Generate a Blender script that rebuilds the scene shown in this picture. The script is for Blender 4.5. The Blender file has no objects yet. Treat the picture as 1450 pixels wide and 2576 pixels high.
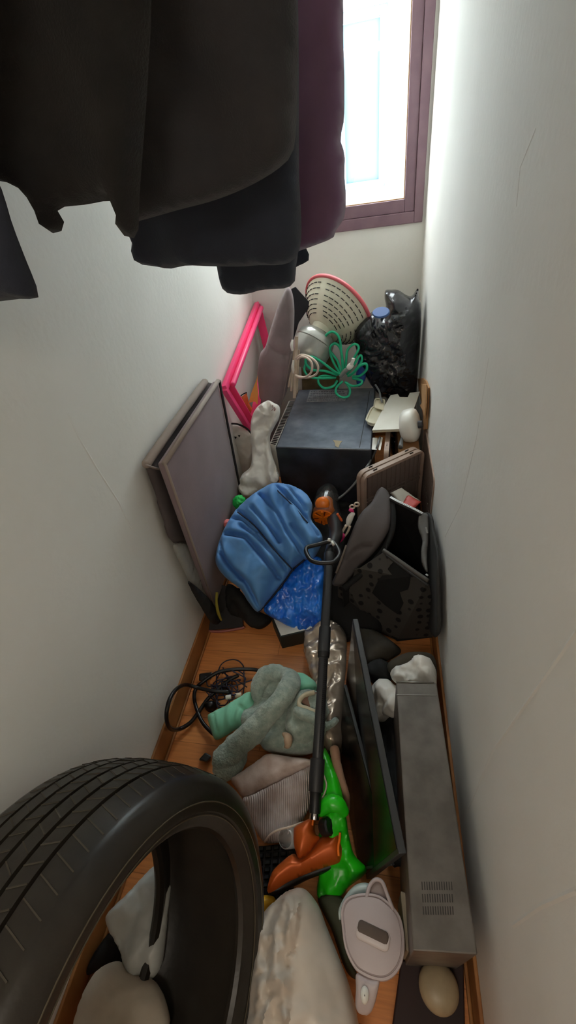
import bpy, bmesh, math, random
import numpy as np
from mathutils import Vector, Matrix, noise
from mathutils.geometry import delaunay_2d_cdt

SC = bpy.context.scene
COL = SC.collection
V = Vector

# ------------------------------------------------------------------ camera and measuring
CAM_H = 1.6
FPX = 1076.3
def _axes(p, y, r):
    cy, sy = math.cos(y), math.sin(y)
    F = np.array([sy*math.cos(p), cy*math.cos(p), -math.sin(p)])
    R = np.array([cy, -sy, 0.0]); U = np.cross(R, F)
    c, s = math.cos(r), math.sin(r)
    return c*R+s*U, -s*R+c*U, F
AR, AU, AF = _axes(.687, -.2626, -.1618)
CC = np.array([0, 0, CAM_H])
def _ray(px, py): return (px-725)*AR-(py-1288)*AU+FPX*AF
def PZ(px, py, z): r = _ray(px, py); return CC+(z-CAM_H)/r[2]*r     # point at height z
def PX(px, py, x): r = _ray(px, py); return CC+x/r[0]*r             # point at distance x across
def PY(px, py, y): r = _ray(px, py); return CC+y/r[1]*r             # point at depth y
def pts3(mode, L, default=None):
    fn = {'z': PZ, 'x': PX, 'y': PY}[mode]
    return [fn(p[0], p[1], p[2] if len(p) > 2 else default) for p in L]

# ------------------------------------------------------------------ materials
def lin(c):
    c = c/255.0
    return c/12.92 if c <= .04045 else ((c+.055)/1.055)**2.4
def rgb(r, g, b): return (lin(r), lin(g), lin(b), 1)
_M = {}
def mat(name, col, rough=.7, col2=None, nscale=6, bump=0.0, bscale=60, metal=0.0, spec=.5, trans=0.0, sheen=0.0, coat=0.0,
        alpha=1.0, bdist=.002, nmix=(.35, .65), detail=4):
    if name in _M: return _M[name]
    m = bpy.data.materials.new(name); m.use_nodes = True
    nt = m.node_tree; N = nt.nodes; L = nt.links
    b = N['Principled BSDF']
    b.inputs['Base Color'].default_value = rgb(*col)
    b.inputs['Roughness'].default_value = rough
    b.inputs['Metallic'].default_value = metal
    b.inputs['Specular IOR Level'].default_value = spec
    if trans: b.inputs['Transmission Weight'].default_value = trans
    if sheen: b.inputs['Sheen Weight'].default_value = sheen
    if coat: b.inputs['Coat Weight'].default_value = coat
    if alpha < 1: b.inputs['Alpha'].default_value = alpha
    tc = N.new('ShaderNodeTexCoord')
    if col2:
        n = N.new('ShaderNodeTexNoise'); n.inputs['Scale'].default_value = nscale; n.inputs['Detail'].default_value = detail
        L.new(tc.outputs['Object'], n.inputs['Vector'])
        r = N.new('ShaderNodeValToRGB')
        r.color_ramp.elements[0].position = nmix[0]; r.color_ramp.elements[1].position = nmix[1]
        r.color_ramp.elements[0].color = rgb(*col); r.color_ramp.elements[1].color = rgb(*col2)
        L.new(n.outputs['Fac'], r.inputs['Fac']); L.new(r.outputs['Color'], b.inputs['Base Color'])
    if bump:
        n2 = N.new('ShaderNodeTexNoise'); n2.inputs['Scale'].default_value = bscale; n2.inputs['Detail'].default_value = 5
        L.new(tc.outputs['Object'], n2.inputs['Vector'])
        bp = N.new('ShaderNodeBump'); bp.inputs['Strength'].default_value = bump; bp.inputs['Distance'].default_value = bdist
        L.new(n2.outputs['Fac'], bp.inputs['Height']); L.new(bp.outputs['Normal'], b.inputs['Normal'])
    _M[name] = m
    return m

# ------------------------------------------------------------------ objects
def thing(name, label, cat, loc, group=None):
    o = bpy.data.objects.new(name, None); COL.objects.link(o)
    o.empty_display_size = .05
    o.location = V(loc); o['label'] = label; o['category'] = cat
    if group: o['group'] = group
    return o
def worldloc(o):
    l = V((0, 0, 0))
    while o is not None:
        l = l+V(o.location); o = o.parent
    return l
def mesh(name, vs, fs, m, parent=None, smooth=True, label=None, cat=None, group=None, kind=None, ang=None, mats=None, fm=None):
    """one mesh object from world-space vertices"""
    vs = [V(v) for v in vs]
    if parent is not None: off = worldloc(parent)
    elif kind == 'structure': off = V((0, 0, 0))
    else:
        off = V((sum(v.x for v in vs)/len(vs), sum(v.y for v in vs)/len(vs), min(v.z for v in vs)))
    me = bpy.data.meshes.new(name)
    me.from_pydata([tuple(v-off) for v in vs], [], [list(f) for f in fs])
    bm = bmesh.new(); bm.from_mesh(me)
    bmesh.ops.remove_doubles(bm, verts=bm.verts, dist=1e-6)
    bmesh.ops.recalc_face_normals(bm, faces=bm.faces)
    bm.to_mesh(me); bm.free()
    if smooth:
        for p in me.polygons: p.use_smooth = True
        if ang:
            me.set_sharp_from_angle(angle=math.radians(ang))
    for mm in (mats or [m]): me.materials.append(mm)
    o = bpy.data.objects.new(name, me); COL.objects.link(o)
    if parent is not None: o.parent = parent
    else: o.location = off
    if label: o['label'] = label
    if cat: o['category'] = cat
    if group: o['group'] = group
    if kind: o['kind'] = kind
    return o

class MB:
    """collects shapes that are one piece of one thing"""
    def __init__(s): s.v = []; s.f = []
    def add(s, vs, fs):
        n = len(s.v); s.v += [V(v) for v in vs]; s.f += [[i+n for i in f] for f in fs]; return s
    def build(s, name, m, parent=None, **k): return mesh(name, s.v, s.f, m, parent, **k)

def bm_out(bm):
    bm.verts.ensure_lookup_table()
    vs = [v.co.copy() for v in bm.verts]; fs = [[v.index for v in f.verts] for f in bm.faces]
    bm.free(); return vs, fs
def hexa(c8, bev=.004, seg=2):
    """box from 8 corners: bottom ring of 4, top ring of 4"""
    bm = bmesh.new(); v = [bm.verts.new(V(c)) for c in c8]
    for f in ((0, 3, 2, 1), (4, 5, 6, 7), (0, 1, 5, 4), (1, 2, 6, 5), (2, 3, 7, 6), (3, 0, 4, 7)): bm.faces.new([v[i] for i in f])
    bmesh.ops.recalc_face_normals(bm, faces=bm.faces)
    if bev: bmesh.ops.bevel(bm, geom=list(bm.edges), offset=bev, segments=seg, profile=.5, affect='EDGES')
    bm.verts.index_update(); return bm_out(bm)
def abox(x0, x1, y0, y1, z0, z1, bev=.004, seg=2):
    return hexa([(x0, y0, z0), (x1, y0, z0), (x1, y1, z0), (x0, y1, z0), (x0, y0, z1), (x1, y0, z1), (x1, y1, z1), (x0, y1, z1)], bev, seg)
def slab(P, th, bev=.003, seg=2, n=None):
    """flat plate from an outline; thickness th away from the viewer side"""
    P = [V(p) for p in P]
    c = sum(P, V((0, 0, 0)))/len(P)
    if n is None:
        n = V((0, 0, 0))
        for i in range(len(P)): n += (P[i]-c).cross(P[(i+1) % len(P)]-c)
        n.normalize()
        if n.dot(V(CC)-c) < 0: n = -n
    n = V(n)
    bm = bmesh.new(); a = [bm.verts.new(p) for p in P]; b = [bm.verts.new(p-n*th) for p in P]
    bm.faces.new(a); bm.faces.new(b[::-1]); k = len(P)
    for i in range(k): bm.faces.new([a[i], b[i], b[(i+1) % k], a[(i+1) % k]])
    bmesh.ops.recalc_face_normals(bm, faces=bm.faces)
    if bev: bmesh.ops.bevel(bm, geom=list(bm.edges), offset=min(bev, th*.4), segments=seg, profile=.5, affect='EDGES')
    bm.verts.index_update(); return bm_out(bm)
def bar(a, b, w, h, up=(0, 0, 1), bev=.002):
    a, b = V(a), V(b); d = (b-a).normalized(); up = V(up); s = d.cross(up).normalized(); u = s.cross(d).normalized()
    c = []
    for q in (a, b): c.append([q+s*w/2*i+u*h/2*j for i, j in ((-1, -1), (1, -1), (1, 1), (-1, 1))])
    return hexa(c[0]+c[1], bev)
def cr(P, n=8, closed=False):
    """smooth curve through the points"""
    P = [np.array(p, float) for p in P]; out = []; k = len(P)
    rng = range(k) if closed else range(k-1)
    for i in rng:
        p1, p2 = P[i], P[(i+1) % k]
        p0 = P[(i-1) % k] if (closed or i > 0) else 2*p1-p2
        p3 = P[(i+2) % k] if (closed or i+2 < k) else 2*p2-p1
        for j in range(n):
            t = j/n
            out.append(.5*((2*p1)+(-p0+p2)*t+(2*p0-5*p1+4*p2-p3)*t*t+(-p0+3*p1-3*p2+p3)*t**3))
    if not closed: out.append(P[-1])
    return out
def tube(P, r, seg=10, closed=False, sm=6, flat=1.0, caps=True, wr=None):
    """round tube along a curve; r a number or one per given point; wr(p, k) = extra radius"""
    k0 = len(P)
    R = [r]*k0 if not hasattr(r, '__len__') else list(r)
    Q = cr([np.append(np.array(p, float), q) for p, q in zip(P, R)], sm, closed) if sm > 1 else [np.append(np.array(p, float), q) for p, q in zip(P, R)]
    pts = [V(q[:3]) for q in Q]; rad = [max(1e-4, float(q[3])) for q in Q]
    n = len(pts); vs = []; fs = []; prev = None
    for i in range(n):
        if closed: d = pts[(i+1) % n]-pts[i-1]
        else: d = pts[min(i+1, n-1)]-pts[max(i-1, 0)]
        d.normalize()
        if prev is None:
            u = V((0, 0, 1)); u = u-d*u.dot(d)
            if u.length < .1: u = V((1, 0, 0))-d*d.x
        else: u = prev-d*prev.dot(d)
        u.normalize(); prev = u; s = d.cross(u)
        for j in range(seg):
            a = 2*math.pi*j/seg; rr = rad[i]
            q = pts[i]+(s*math.cos(a)+u*math.sin(a)*flat)*rr
            if wr: q = pts[i]+(s*math.cos(a)+u*math.sin(a)*flat)*(rr+wr(q, i/n))
            vs.append(q)
    m = n if closed else n-1
    for i in range(m):
        for j in range(seg):
            a, b = i*seg+j, i*seg+(j+1) % seg; c, d2 = ((i+1) % n)*seg+(j+1) % seg, ((i+1) % n)*seg+j
            fs.append([a, b, c, d2])
    if not closed and caps:
        if max(rad[0], rad[-1]) > .012:
            for e, i in ((0, 0), (1, n-1)):       # rounded ends
                d = (pts[0]-pts[1]) if e == 0 else (pts[-1]-pts[-2]); d.normalize()
                base = [i*seg+j for j in range(seg)]; last = base
                for h, sc in ((.35, .85), (.55, .5)):
                    ring = []
                    for j in range(seg):
                        q = vs[base[j]]; vs.append(pts[i]+(q-pts[i])*sc+d*rad[i]*h); ring.append(len(vs)-1)
                    for j in range(seg): fs.append([last[j], last[(j+1) % seg], ring[(j+1) % seg], ring[j]])
                    last = ring
                fs.append(last)
        else:
            fs.append(list(range(seg))); fs.append([(n-1)*seg+j for j in range(seg)])
    return vs, fs
def lathe(c, ax, prof, seg=32, u=None, caps=False, sx=1.0):
    """revolve (radius, height) pairs about an axis"""
    c, ax = V(c), V(ax).normalized()
    if u is None: u = V((0, 0, 1)) if abs(ax.z) < .9 else V((1, 0, 0))
    u = V(u); u = (u-ax*u.dot(ax)).normalized(); w = ax.cross(u)
    vs = []; fs = []; n = len(prof)
    for r, h in prof:
        for j in range(seg):
            a = 2*math.pi*j/seg; vs.append(c+ax*h+(u*math.cos(a)*sx+w*math.sin(a))*r)
    for i in range(n-1):
        for j in range(seg): fs.append([i*seg+j, i*seg+(j+1) % seg, (i+1)*seg+(j+1) % seg, (i+1)*seg+j])
    if caps: fs.append(list(range(seg))); fs.append([(n-1)*seg+j for j in range(seg)])
    return vs, fs

# ------------------------------------------------------------------ soft things
def ridged(p, f, seed=0, oct=3, warp=.5):
    q = V(p)*f+V((seed*7.13, seed*3.7, seed*1.9))
    q = q+V((noise.noise(q*.7+V((9, 1, 4))), noise.noise(q*.7+V((2, 8, 5))), noise.noise(q*.7+V((5, 5, 1)))))*warp*2
    s = 0; a = 1.0
    for o in range(oct):
        s += a*(.45-abs(noise.noise(q))*1.6); q = q*2.1+V((3.1, 1.7, .3)); a *= .5
    return s
def smoothn(p, f, seed=0):
    return noise.noise(V(p)*f+V((seed*5.1, seed*2.3, seed*8.9)))
def crumple(amp, f, oct=3, warp=.6): return lambda p, sd: amp*ridged(p, f, sd, oct, warp)
def soft(amp, f): return lambda p, sd: amp*smoothn(p, f, sd)
def _h(i, j, k, s):
    x = math.sin(i*127.1+j*311.7+k*74.7+s*53.3)*43758.5453
    return x-math.floor(x)
def facetn(p, f, seed=0, warp=.35):
    """piecewise flat noise: the crisp facets of crumpled film"""
    q = V(p)*f
    q = q+V((noise.noise(q*.9+V((seed, 3, 1))), noise.noise(q*.9+V((7, seed, 2))), noise.noise(q*.9+V((1, 5, seed)))))*warp
    q = V((q.x+q.y*.31, q.y*.93-q.z*.27, q.z*.95+q.x*.22))
    c = [math.floor(q.x), math.floor(q.y), math.floor(q.z)]; fr = [q.x-c[0], q.y-c[1], q.z-c[2]]
    order = sorted(range(3), key=lambda a: -fr[a]); w = [1-fr[order[0]], fr[order[0]]-fr[order[1]], fr[order[1]]-fr[order[2]], fr[order[2]]]
    s = w[0]*_h(*c, seed)
    for n_, a in enumerate(order):
        c[a] += 1; s += w[n_+1]*_h(*c, seed)
    return s-.5
def facets(amp, f, warp=.35, oct=2):
    def fn(p, sd):
        s = 0; a = amp*2; g = f
        for o in range(oct): s += a*facetn(p, g, sd+o, warp); a *= .5; g *= 2.1
        return s
    return fn
def folds(d, amp, f, warp=.8, wf=4, sharp=1.0):
    d = V(d).normalized()
    def fn(p, sd):
        p = V(p); t = p.dot(d)*f+warp*noise.noise(p*wf+V((sd, 0, 0)))*2
        s = math.sin(t*2*math.pi)
        return amp*(math.copysign(abs(s)**sharp, s))
    return fn
def mix(*fs): return lambda p, sd: sum(f(p, sd) for f in fs)
def pillow(P, T=.03, B=.01, edge=.04, res=.012, wr=None, seed=0, smooth_outline=True, creases=(), power=.5, floor=None, nrm=None, jag=0.0):
    """soft body inside an outline of 3D points; creases: (list of 3D points, depth, width)"""
    P = [np.array(p, float) for p in P]
    C2 = cr(P, 8, True) if smooth_outline else []
    if not smooth_outline:
        k = len(P)
        for i in range(k):
            a, b = P[i], P[(i+1) % k]; m = max(1, int(np.linalg.norm(b-a)/res))
            C2 += [a+(b-a)*j/m for j in range(m)]
    else:                                # even spacing
        D = [0]; 
        for i in range(len(C2)): D.append(D[-1]+np.linalg.norm(C2[(i+1) % len(C2)]-C2[i]))
        m = max(12, int(D[-1]/res)); ar = np.array(C2+[C2[0]]); t = np.linspace(0, D[-1], m+1)[:-1]
        C2 = list(np.stack([np.interp(t, D, ar[:, i]) for i in range(3)], 1))
    A = np.array(C2); c = A.mean(0)
    if nrm is None: _, _, vt = np.linalg.svd(A-c); u, v, n = vt[0], vt[1], vt[2]
    else:
        n = np.array(V(nrm).normalized()); u = np.cross(n, [.3, .5, .8]); u /= np.linalg.norm(u); v = np.cross(n, u)
    if n@(CC-c) < 0: n = -n
    uv = np.stack([(A-c)@u, (A-c)@v], 1); rz = (A-c)@n
    if jag:
        rnd = random.Random(seed)
        uv = uv+np.array([[rnd.uniform(-jag, jag), rnd.uniform(-jag, jag)] for _ in range(len(uv))])
    lo, hi = uv.min(0), uv.max(0)
    g = []; row = 0; y = lo[1]
    while y < hi[1]:
        x = lo[0]+(res/2 if row % 2 else 0)
        while x < hi[0]: g.append((x, y)); x += res
        y += res*.87; row += 1
    g = np.array(g)
    x1, y1 = uv[:, 0], uv[:, 1]; x2, y2 = np.roll(x1, -1), np.roll(y1, -1)
    ins = np.zeros(len(g), bool)
    for i in range(len(uv)):
        cond = (y1[i] > g[:, 1]) != (y2[i] > g[:, 1])
        ins ^= cond & (g[:, 0] < (x2[i]-x1[i])*(g[:, 1]-y1[i])/((y2[i]-y1[i]) or 1e-12)+x1[i])
    g = g[ins]
    def dist(pts, S, closed=True):
        E = np.roll(S, -1, 0) if closed else S[1:]; S0 = S if closed else S[:-1]
        d = np.full(len(pts), 1e9)
        for a, b in zip(S0, E):
            ab = b-a; t = np.clip(((pts-a)@ab)/max(ab@ab, 1e-12), 0, 1); d = np.minimum(d, np.linalg.norm(pts-(a+t[:, None]*ab), axis=1))
        return d
    d = dist(g, uv); g = g[d > res*.45]; d = d[d > res*.45]
    allp = np.concatenate([uv, g]); nb = len(uv)
    edges = [(i, (i+1) % nb) for i in range(nb)]
    r = delaunay_2d_cdt([V((float(a), float(b))) for a, b in allp], edges, [], 1, 1e-7)
    vc = np.array([tuple(q) for q in r[0]]); tris = [list(t) for t in r[2]]
    dd = dist(vc, uv); onb = dd < 1e-6
    st = max(1, nb//40); S = uv[::st]; Z = rz[::st]
    w = 1/((np.linalg.norm(vc[:, None]-S[None], axis=2)**2)+1e-5)**1.5
    base = (w*Z).sum(1)/w.sum(1)
    q = np.clip(dd/edge, 0, 1); prof = (1-(1-q)**2)**power
    hgt = T*prof
    for cp, dep, wid in creases:
        cuv = np.array([[(np.array(p)-c)@u, (np.array(p)-c)@v] for p in cp])
        dc = dist(vc, cuv, False); hgt = hgt-dep*np.exp(-(dc/wid)**2)*np.clip(dd/(edge*.5), 0, 1)
    W0 = c+vc[:, :1]*u+vc[:, 1:]*v+base[:, None]*n
    vs = []; 
    for i in range(len(vc)):
        h = hgt[i]
        if wr: h += wr(W0[i], seed)*min(1, dd[i]/(edge*.35))
        p = W0[i]+n*h
        vs.append(p)
    k = len(vs); bi = {}
    for i in range(k):
        if onb[i]: bi[i] = i
        else:
            p = W0[i]-n*B*prof[i]
            bi[i] = len(vs); vs.append(p)
    if floor is not None: vs = [np.array([p[0], p[1], max(p[2], floor+.0005)]) for p in vs]
    fs = tris+[[bi[t[2]], bi[t[1]], bi[t[0]]] for t in tris]
    return [V(p) for p in vs], fs
# ================================================================== THE ROOM
XL, XR, YB, YF, ZC = -.743, .241, 2.74, -2.2, 2.38
wall_m = mat('wallpaper', (237, 235, 230), .85, (231, 229, 223), 2.2, bump=.35, bscale=55, bdist=.0025)
base_m = mat('baseboard_wood', (176, 122, 70), .5, (150, 98, 54), 9, bump=.1, bscale=40)
floor_m = bpy.data.materials.new('laminate'); floor_m.use_nodes = True
def _floor():
    N = floor_m.node_tree.nodes; L = floor_m.node_tree.links; b = N['Principled BSDF']
    tc = N.new('ShaderNodeTexCoord'); mp = N.new('ShaderNodeMapping'); mp.inputs['Scale'].default_value = (1, 1, 1)
    br = N.new('ShaderNodeTexBrick'); br.inputs['Scale'].default_value = 1.0
    br.inputs['Brick Width'].default_value = .8; br.inputs['Row Height'].default_value = .095
    br.inputs['Mortar Size'].default_value = .0009; br.inputs['Color1'].default_value = rgb(238, 158, 92); br.inputs['Color2'].default_value = rgb(222, 140, 76)
    br.inputs['Mortar'].default_value = rgb(170, 100, 52)
    mp2 = N.new('ShaderNodeMapping'); mp2.inputs['Scale'].default_value = (3, 60, 3)
    n = N.new('ShaderNodeTexNoise'); n.inputs['Scale'].default_value = 2.2; n.inputs['Detail'].default_value = 5
    mx = N.new('ShaderNodeMixRGB'); mx.blend_type = 'MULTIPLY'; mx.inputs['Fac'].default_value = .45
    rp = N.new('ShaderNodeValToRGB'); rp.color_ramp.elements[0].color = (.55, .46, .4, 1); rp.color_ramp.elements[0].position = .3; rp.color_ramp.elements[1].position = .62
    L.new(tc.outputs['Object'], mp.inputs['Vector']); L.new(mp.outputs['Vector'], br.inputs['Vector'])
    L.new(tc.outputs['Object'], mp2.inputs['Vector']); L.new(mp2.outputs['Vector'], n.inputs['Vector'])
    L.new(n.outputs['Fac'], rp.inputs['Fac']); L.new(br.outputs['Color'], mx.inputs['Color1']); L.new(rp.outputs['Color'], mx.inputs['Color2'])
    L.new(mx.outputs['Color'], b.inputs['Base Color']); b.inputs['Roughness'].default_value = .42
_floor()
def struct(name, sh, m, **k): return mesh(name, sh[0], sh[1], m, kind='structure', **k)
struct('floor', abox(XL-.1, XR+.1, YF-.1, YB+.1, -.1, 0, 0), floor_m, smooth=False)
struct('ceiling', abox(XL-.1, XR+.1, YF-.1, YB+.1, ZC, ZC+.1, 0), wall_m, smooth=False)
# side walls with the wrinkles of the wallpaper standing proud of them
wl = MB(); wl.add(*abox(XL-.1, XL, YF, YB, 0, ZC, 0))
def crease(mb, pts, x, w, h):
    for a, b in zip(pts, pts[1:]):
        a, b = V(a), V(b); d = (b-a).normalized(); s = d.cross(V((1, 0, 0)))*w
        q = V((h, 0, 0))
        mb.add([a-s, b-s, b+s, a+s, a+q, b+q], [[0, 1, 5, 4], [3, 4, 5, 2]])
crease(wl, [PX(195, 1095, XL), PX(245, 1180, XL), PX(300, 1265, XL), PX(330, 1330, XL)], XL, .004, .0012)
crease(wl, [PX(170, 1040, XL), PX(195, 1095, XL)], XL, .003, .001)
struct('wall_left', (wl.v, wl.f), wall_m, smooth=False)
wr_ = MB(); wr_.add(*abox(XR, XR+.1, YF, YB, 0, ZC, 0))
crease(wr_, [PX(1450, 1590, XR), PX(1380, 1690, XR), PX(1310, 1790, XR), PX(1240, 1890, XR), PX(1175, 2045, XR)], XR, .004, -.0012)
crease(wr_, [PX(1450, 2240, XR), PX(1360, 2280, XR), PX(1290, 2330, XR)], XR, .004, -.001)
crease(wr_, [PX(1230, 900, XR), PX(1200, 1100, XR), PX(1160, 1270, XR), PX(1120, 1350, XR)], XR, .003, -.0008)
crease(wr_, [PX(1350, 320, XR), PX(1310, 420, XR), PX(1300, 520, XR)], XR, .003, -.0008)
struct('wall_right', (wr_.v, wr_.f), wall_m, smooth=False)
WX0, WX1, WZ0, WZ1 = -.70, .226, 1.255, 2.26
wb = MB()
wb.add(*abox(XL-.1, XR+.1, YB, YB+.16, -.0, WZ0, 0)); wb.add(*abox(XL-.1, XR+.1, YB, YB+.16, WZ1, ZC, 0))
wb.add(*abox(XL-.1, WX0, YB, YB+.16, WZ0, WZ1, 0)); wb.add(*abox(WX1, XR+.1, YB, YB+.16, WZ0, WZ1, 0))
struct('wall_back', (wb.v, wb.f), wall_m, smooth=False)
struct('wall_front', abox(XL-.1, XR+.1, YF-.1, YF, 0, ZC, 0), wall_m, smooth=False)
def baseboard(name, x0, x1, y0, y1, q=None):
    mb = MB(); mb.add(*abox(x0, x1, y0, y1, 0, .1, .003))
    if q: mb.add(*abox(q[0], q[1], y0, y1, 0, .012, .004))
    struct(name, (mb.v, mb.f), base_m, smooth=False)
baseboard('baseboard_left', XL, XL+.009, YF, YB, (XL+.009, XL+.018))
baseboard('baseboard_right', XR-.009, XR, YF, YB, (XR-.018, XR-.009))
struct('baseboard_back', abox(XL+.01, XR-.01, YB-.009, YB, 0, .1, .003), base_m, smooth=False)
# window
frame_m = mat('window_frame', (136, 108, 118), .5, (126, 98, 110), 12, bump=.08, bscale=120)
glass_m = bpy.data.materials.new('window_glass'); glass_m.use_nodes = True
def _glass():
    N = glass_m.node_tree.nodes; L = glass_m.node_tree.links; N.remove(N['Principled BSDF'])
    t = N.new('ShaderNodeBsdfTransparent'); t.inputs['Color'].default_value = (.95, .98, .98, 1)
    g = N.new('ShaderNodeBsdfGlossy'); g.inputs['Roughness'].default_value = .02; m = N.new('ShaderNodeMixShader'); m.inputs['Fac'].default_value = .05
    L.new(t.outputs[0], m.inputs[1]); L.new(g.outputs[0], m.inputs[2]); L.new(m.outputs[0], N['Material Output'].inputs['Surface'])
_glass()
lip_m = mat('window_gasket', (196, 160, 120), .5)
def ring(x0, x1, z0, z1, w, y0, y1, bev=.003, wb_=None):
    mb = MB(); b = wb_ or w
    mb.add(*abox(x0, x0+w, y0, y1, z0, z1, bev)); mb.add(*abox(x1-w, x1, y0, y1, z0, z1, bev))
    mb.add(*abox(x0+w, x1-w, y0, y1, z0, z0+b, bev)); mb.add(*abox(x0+w, x1-w, y0, y1, z1-b, z1, bev)); return mb
w1 = thing('window_1', 'mauve framed window in the end wall', 'window', ((WX0+WX1)/2, YB, WZ0)); w1['kind'] = 'structure'; del w1['category']
r1 = ring(WX0, WX1, WZ0, WZ1, .042, YB-.012, YB+.09, wb_=.05); r1.build('window_frame', frame_m, w1, smooth=False)
r2 = ring(WX0+.042, WX1-.042, WZ0+.05, WZ1-.05, .050, YB+.002, YB+.06, wb_=.056); sash = r2.build('window_sash', frame_m, w1, smooth=False)
r3 = ring(WX0+.090, WX1-.090, WZ0+.104, WZ1-.104, .007, YB+.012, YB+.05, .001); r3.build('glazing_bead', lip_m, sash, smooth=False)
mesh('glass_pane', *abox(WX0+.09, WX1-.09, YB+.03, YB+.034, WZ0+.1, WZ1-.1, 0), glass_m, w1, smooth=False)
# the house across the gap
out_m = mat('render_grey', (206, 212, 214), .9, bump=.1, bscale=20)
OY = YB+1.35
nb = thing('neighbouring_house', 'plain rendered house wall across the gap outside the window', 'building', (0, OY, -.3))
ob = MB(); ob.add(*abox(-2.5, .0-.28, OY, OY+.2, -.3, 2.85, 0)); ob.add(*abox(.05, 2.5, OY, OY+.2, -.3, 2.85, 0))
ob.add(*abox(-.28, .05, OY, OY+.2, -.3, 1.34, 0)); ob.add(*abox(-.28, .05, OY, OY+.2, 2.25, 2.85, 0)); ob.build('wall_face', out_m, nb, smooth=False)
of_m = mat('pale_blue_frame', (120, 142, 152), .5); og_m = mat('pale_pane', (92, 116, 130), .4)
rr = ring(-.28, .05, 1.34, 2.25, .045, OY+.02, OY+.07); fr = rr.build('window_casing', of_m, nb, smooth=False)
mesh('pane', *abox(-.24, .01, OY+.045, OY+.05, 1.38, 2.2, 0), og_m, fr, smooth=False)
mesh('string_course', *abox(-2.5, 2.5, OY-.03, OY, 2.42, 2.47, .004), out_m, nb, smooth=False)
# ================================================================== HANGING CLOTHES
def garment(name, label, cat, y, L, m, T=.035, seed=0, amp=.012, f=5, extra=None, res=.016, mode_pts=None, creases=()):
    P = mode_pts or pts3('y', L, y)
    wr = mix(folds((1, .25, .12), amp, f, .5, 2.2), soft(amp*.9, 5), crumple(amp*.35, 7, 2))
    o = mesh(name, *pillow(P, T, T*.7, .035, res, wr, seed, nrm=(0, -1, 0), creases=creases), m, None, label=label, cat=cat, group='clothes hanging above the mess')
    return o
blk = mat('black_wool', (23, 23, 25), .95, (33, 31, 30), 14, bump=.5, bscale=320, sheen=.1)
chr_ = mat('charcoal_wool', (46, 46, 50), .95, (56, 54, 56), 9, bump=.5, bscale=300, sheen=.12)
nvy = mat('navy_cloth', (38, 43, 56), .9, (44, 50, 64), 9, bump=.4, bscale=260, sheen=.1)
mrn = mat('plum_nylon', (104, 70, 100), .5, (116, 80, 112), 6, bump=.2, bscale=90, sheen=.2)
garment('hanging_coat', 'black coat hanging closest to the camera, with a hanging belt tab', 'coat', .72,
        [(-260, 420), (0, 455), (60, 480), (95, 505), (108, 545), (120, 585), (160, 578), (158, 545), (146, 524), (215, 515), (286, 506), (296, 545), (306, 588), (345, 592),
         (352, 480), (372, 200), (380, -100), (330, -420), (120, -560), (-200, -500), (-420, -200), (-420, 200)], blk, seed=1)
garment('hanging_cardigan', 'charcoal wool cardigan with a slanting brownish hem', 'cardigan', .84,
        [(322, 560), (350, 556), (450, 528), (546, 502), (640, 462), (718, 410), (742, 360), (748, 200), (745, 0), (735, -220), (600, -420), (380, -420), (330, -200), (318, 100), (312, 400)], chr_, seed=2, T=.03)
garment('hanging_sweater', 'navy black sweater with its hem dipping under the cardigan', 'sweater', .98,
        [(322, 570), (330, 600), (338, 645), (352, 664), (390, 670), (428, 676), (470, 668), (540, 670), (640, 668), (750, 640), (752, 400), (750, 0), (730, -200), (560, -360), (380, -360), (330, -100), (322, 300)], nvy, seed=3)
garment('hanging_skirt', 'longest dark navy garment with a scalloped hem', 'skirt', 1.12,
        [(530, 640), (545, 668), (552, 705), (566, 734), (600, 741), (628, 738), (655, 730), (690, 727), (722, 724), (742, 708), (745, 672), (752, 600), (752, 300), (745, 0), (720, -160), (560, -300), (500, -100), (500, 400)], nvy, seed=4)
garment('hanging_jacket', 'plum padded jacket in front of the window', 'jacket', 1.28,
        [(700, 636), (742, 634), (790, 618), (838, 598), (846, 578), (866, 548), (871, 500), (867, 440), (868, 390), (857, 350), (866, 300), (867, 200), (864, 100), (864, 0), (858, -140), (760, -300), (640, -300), (600, 0), (620, 400)], mrn, seed=5, amp=.008, T=.04)
garment('hanging_scarf', 'dark end of cloth showing below the plum jacket', 'scarf', 1.42,
        [(700, 560), (700, 640), (728, 676), (748, 670), (776, 656), (778, 640), (770, 600), (790, 400), (780, 0), (760, -180), (720, -180), (700, 200)], nvy, seed=6, T=.02)
garment('hanging_trousers', 'dark navy trouser leg hanging alone by the side wall', 'trousers', .62,
        [(-330, -520), (-120, -520), (-70, 0), (-40, 360), (6, 480), (30, 560), (60, 640), (84, 700), (97, 748), (50, 752), (0, 758), (-60, 765), (-330, 800)], nvy, seed=7, T=.02)
rail_m = mat('steel_rail', (150, 150, 150), .3, metal=.9)
rl = MB(); rl.add(*tube([(-.36, YF, 2.2), (-.36, YB, 2.2)], .014, 16, sm=1))
rl.build('clothes_rail', rail_m, None, label='steel clothes rail running above the hanging clothes', cat='rail')
# ================================================================== FAR END OF THE ROOM
def jit(c, d): return tuple(max(0, min(255, v+d)) for v in c)
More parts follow.
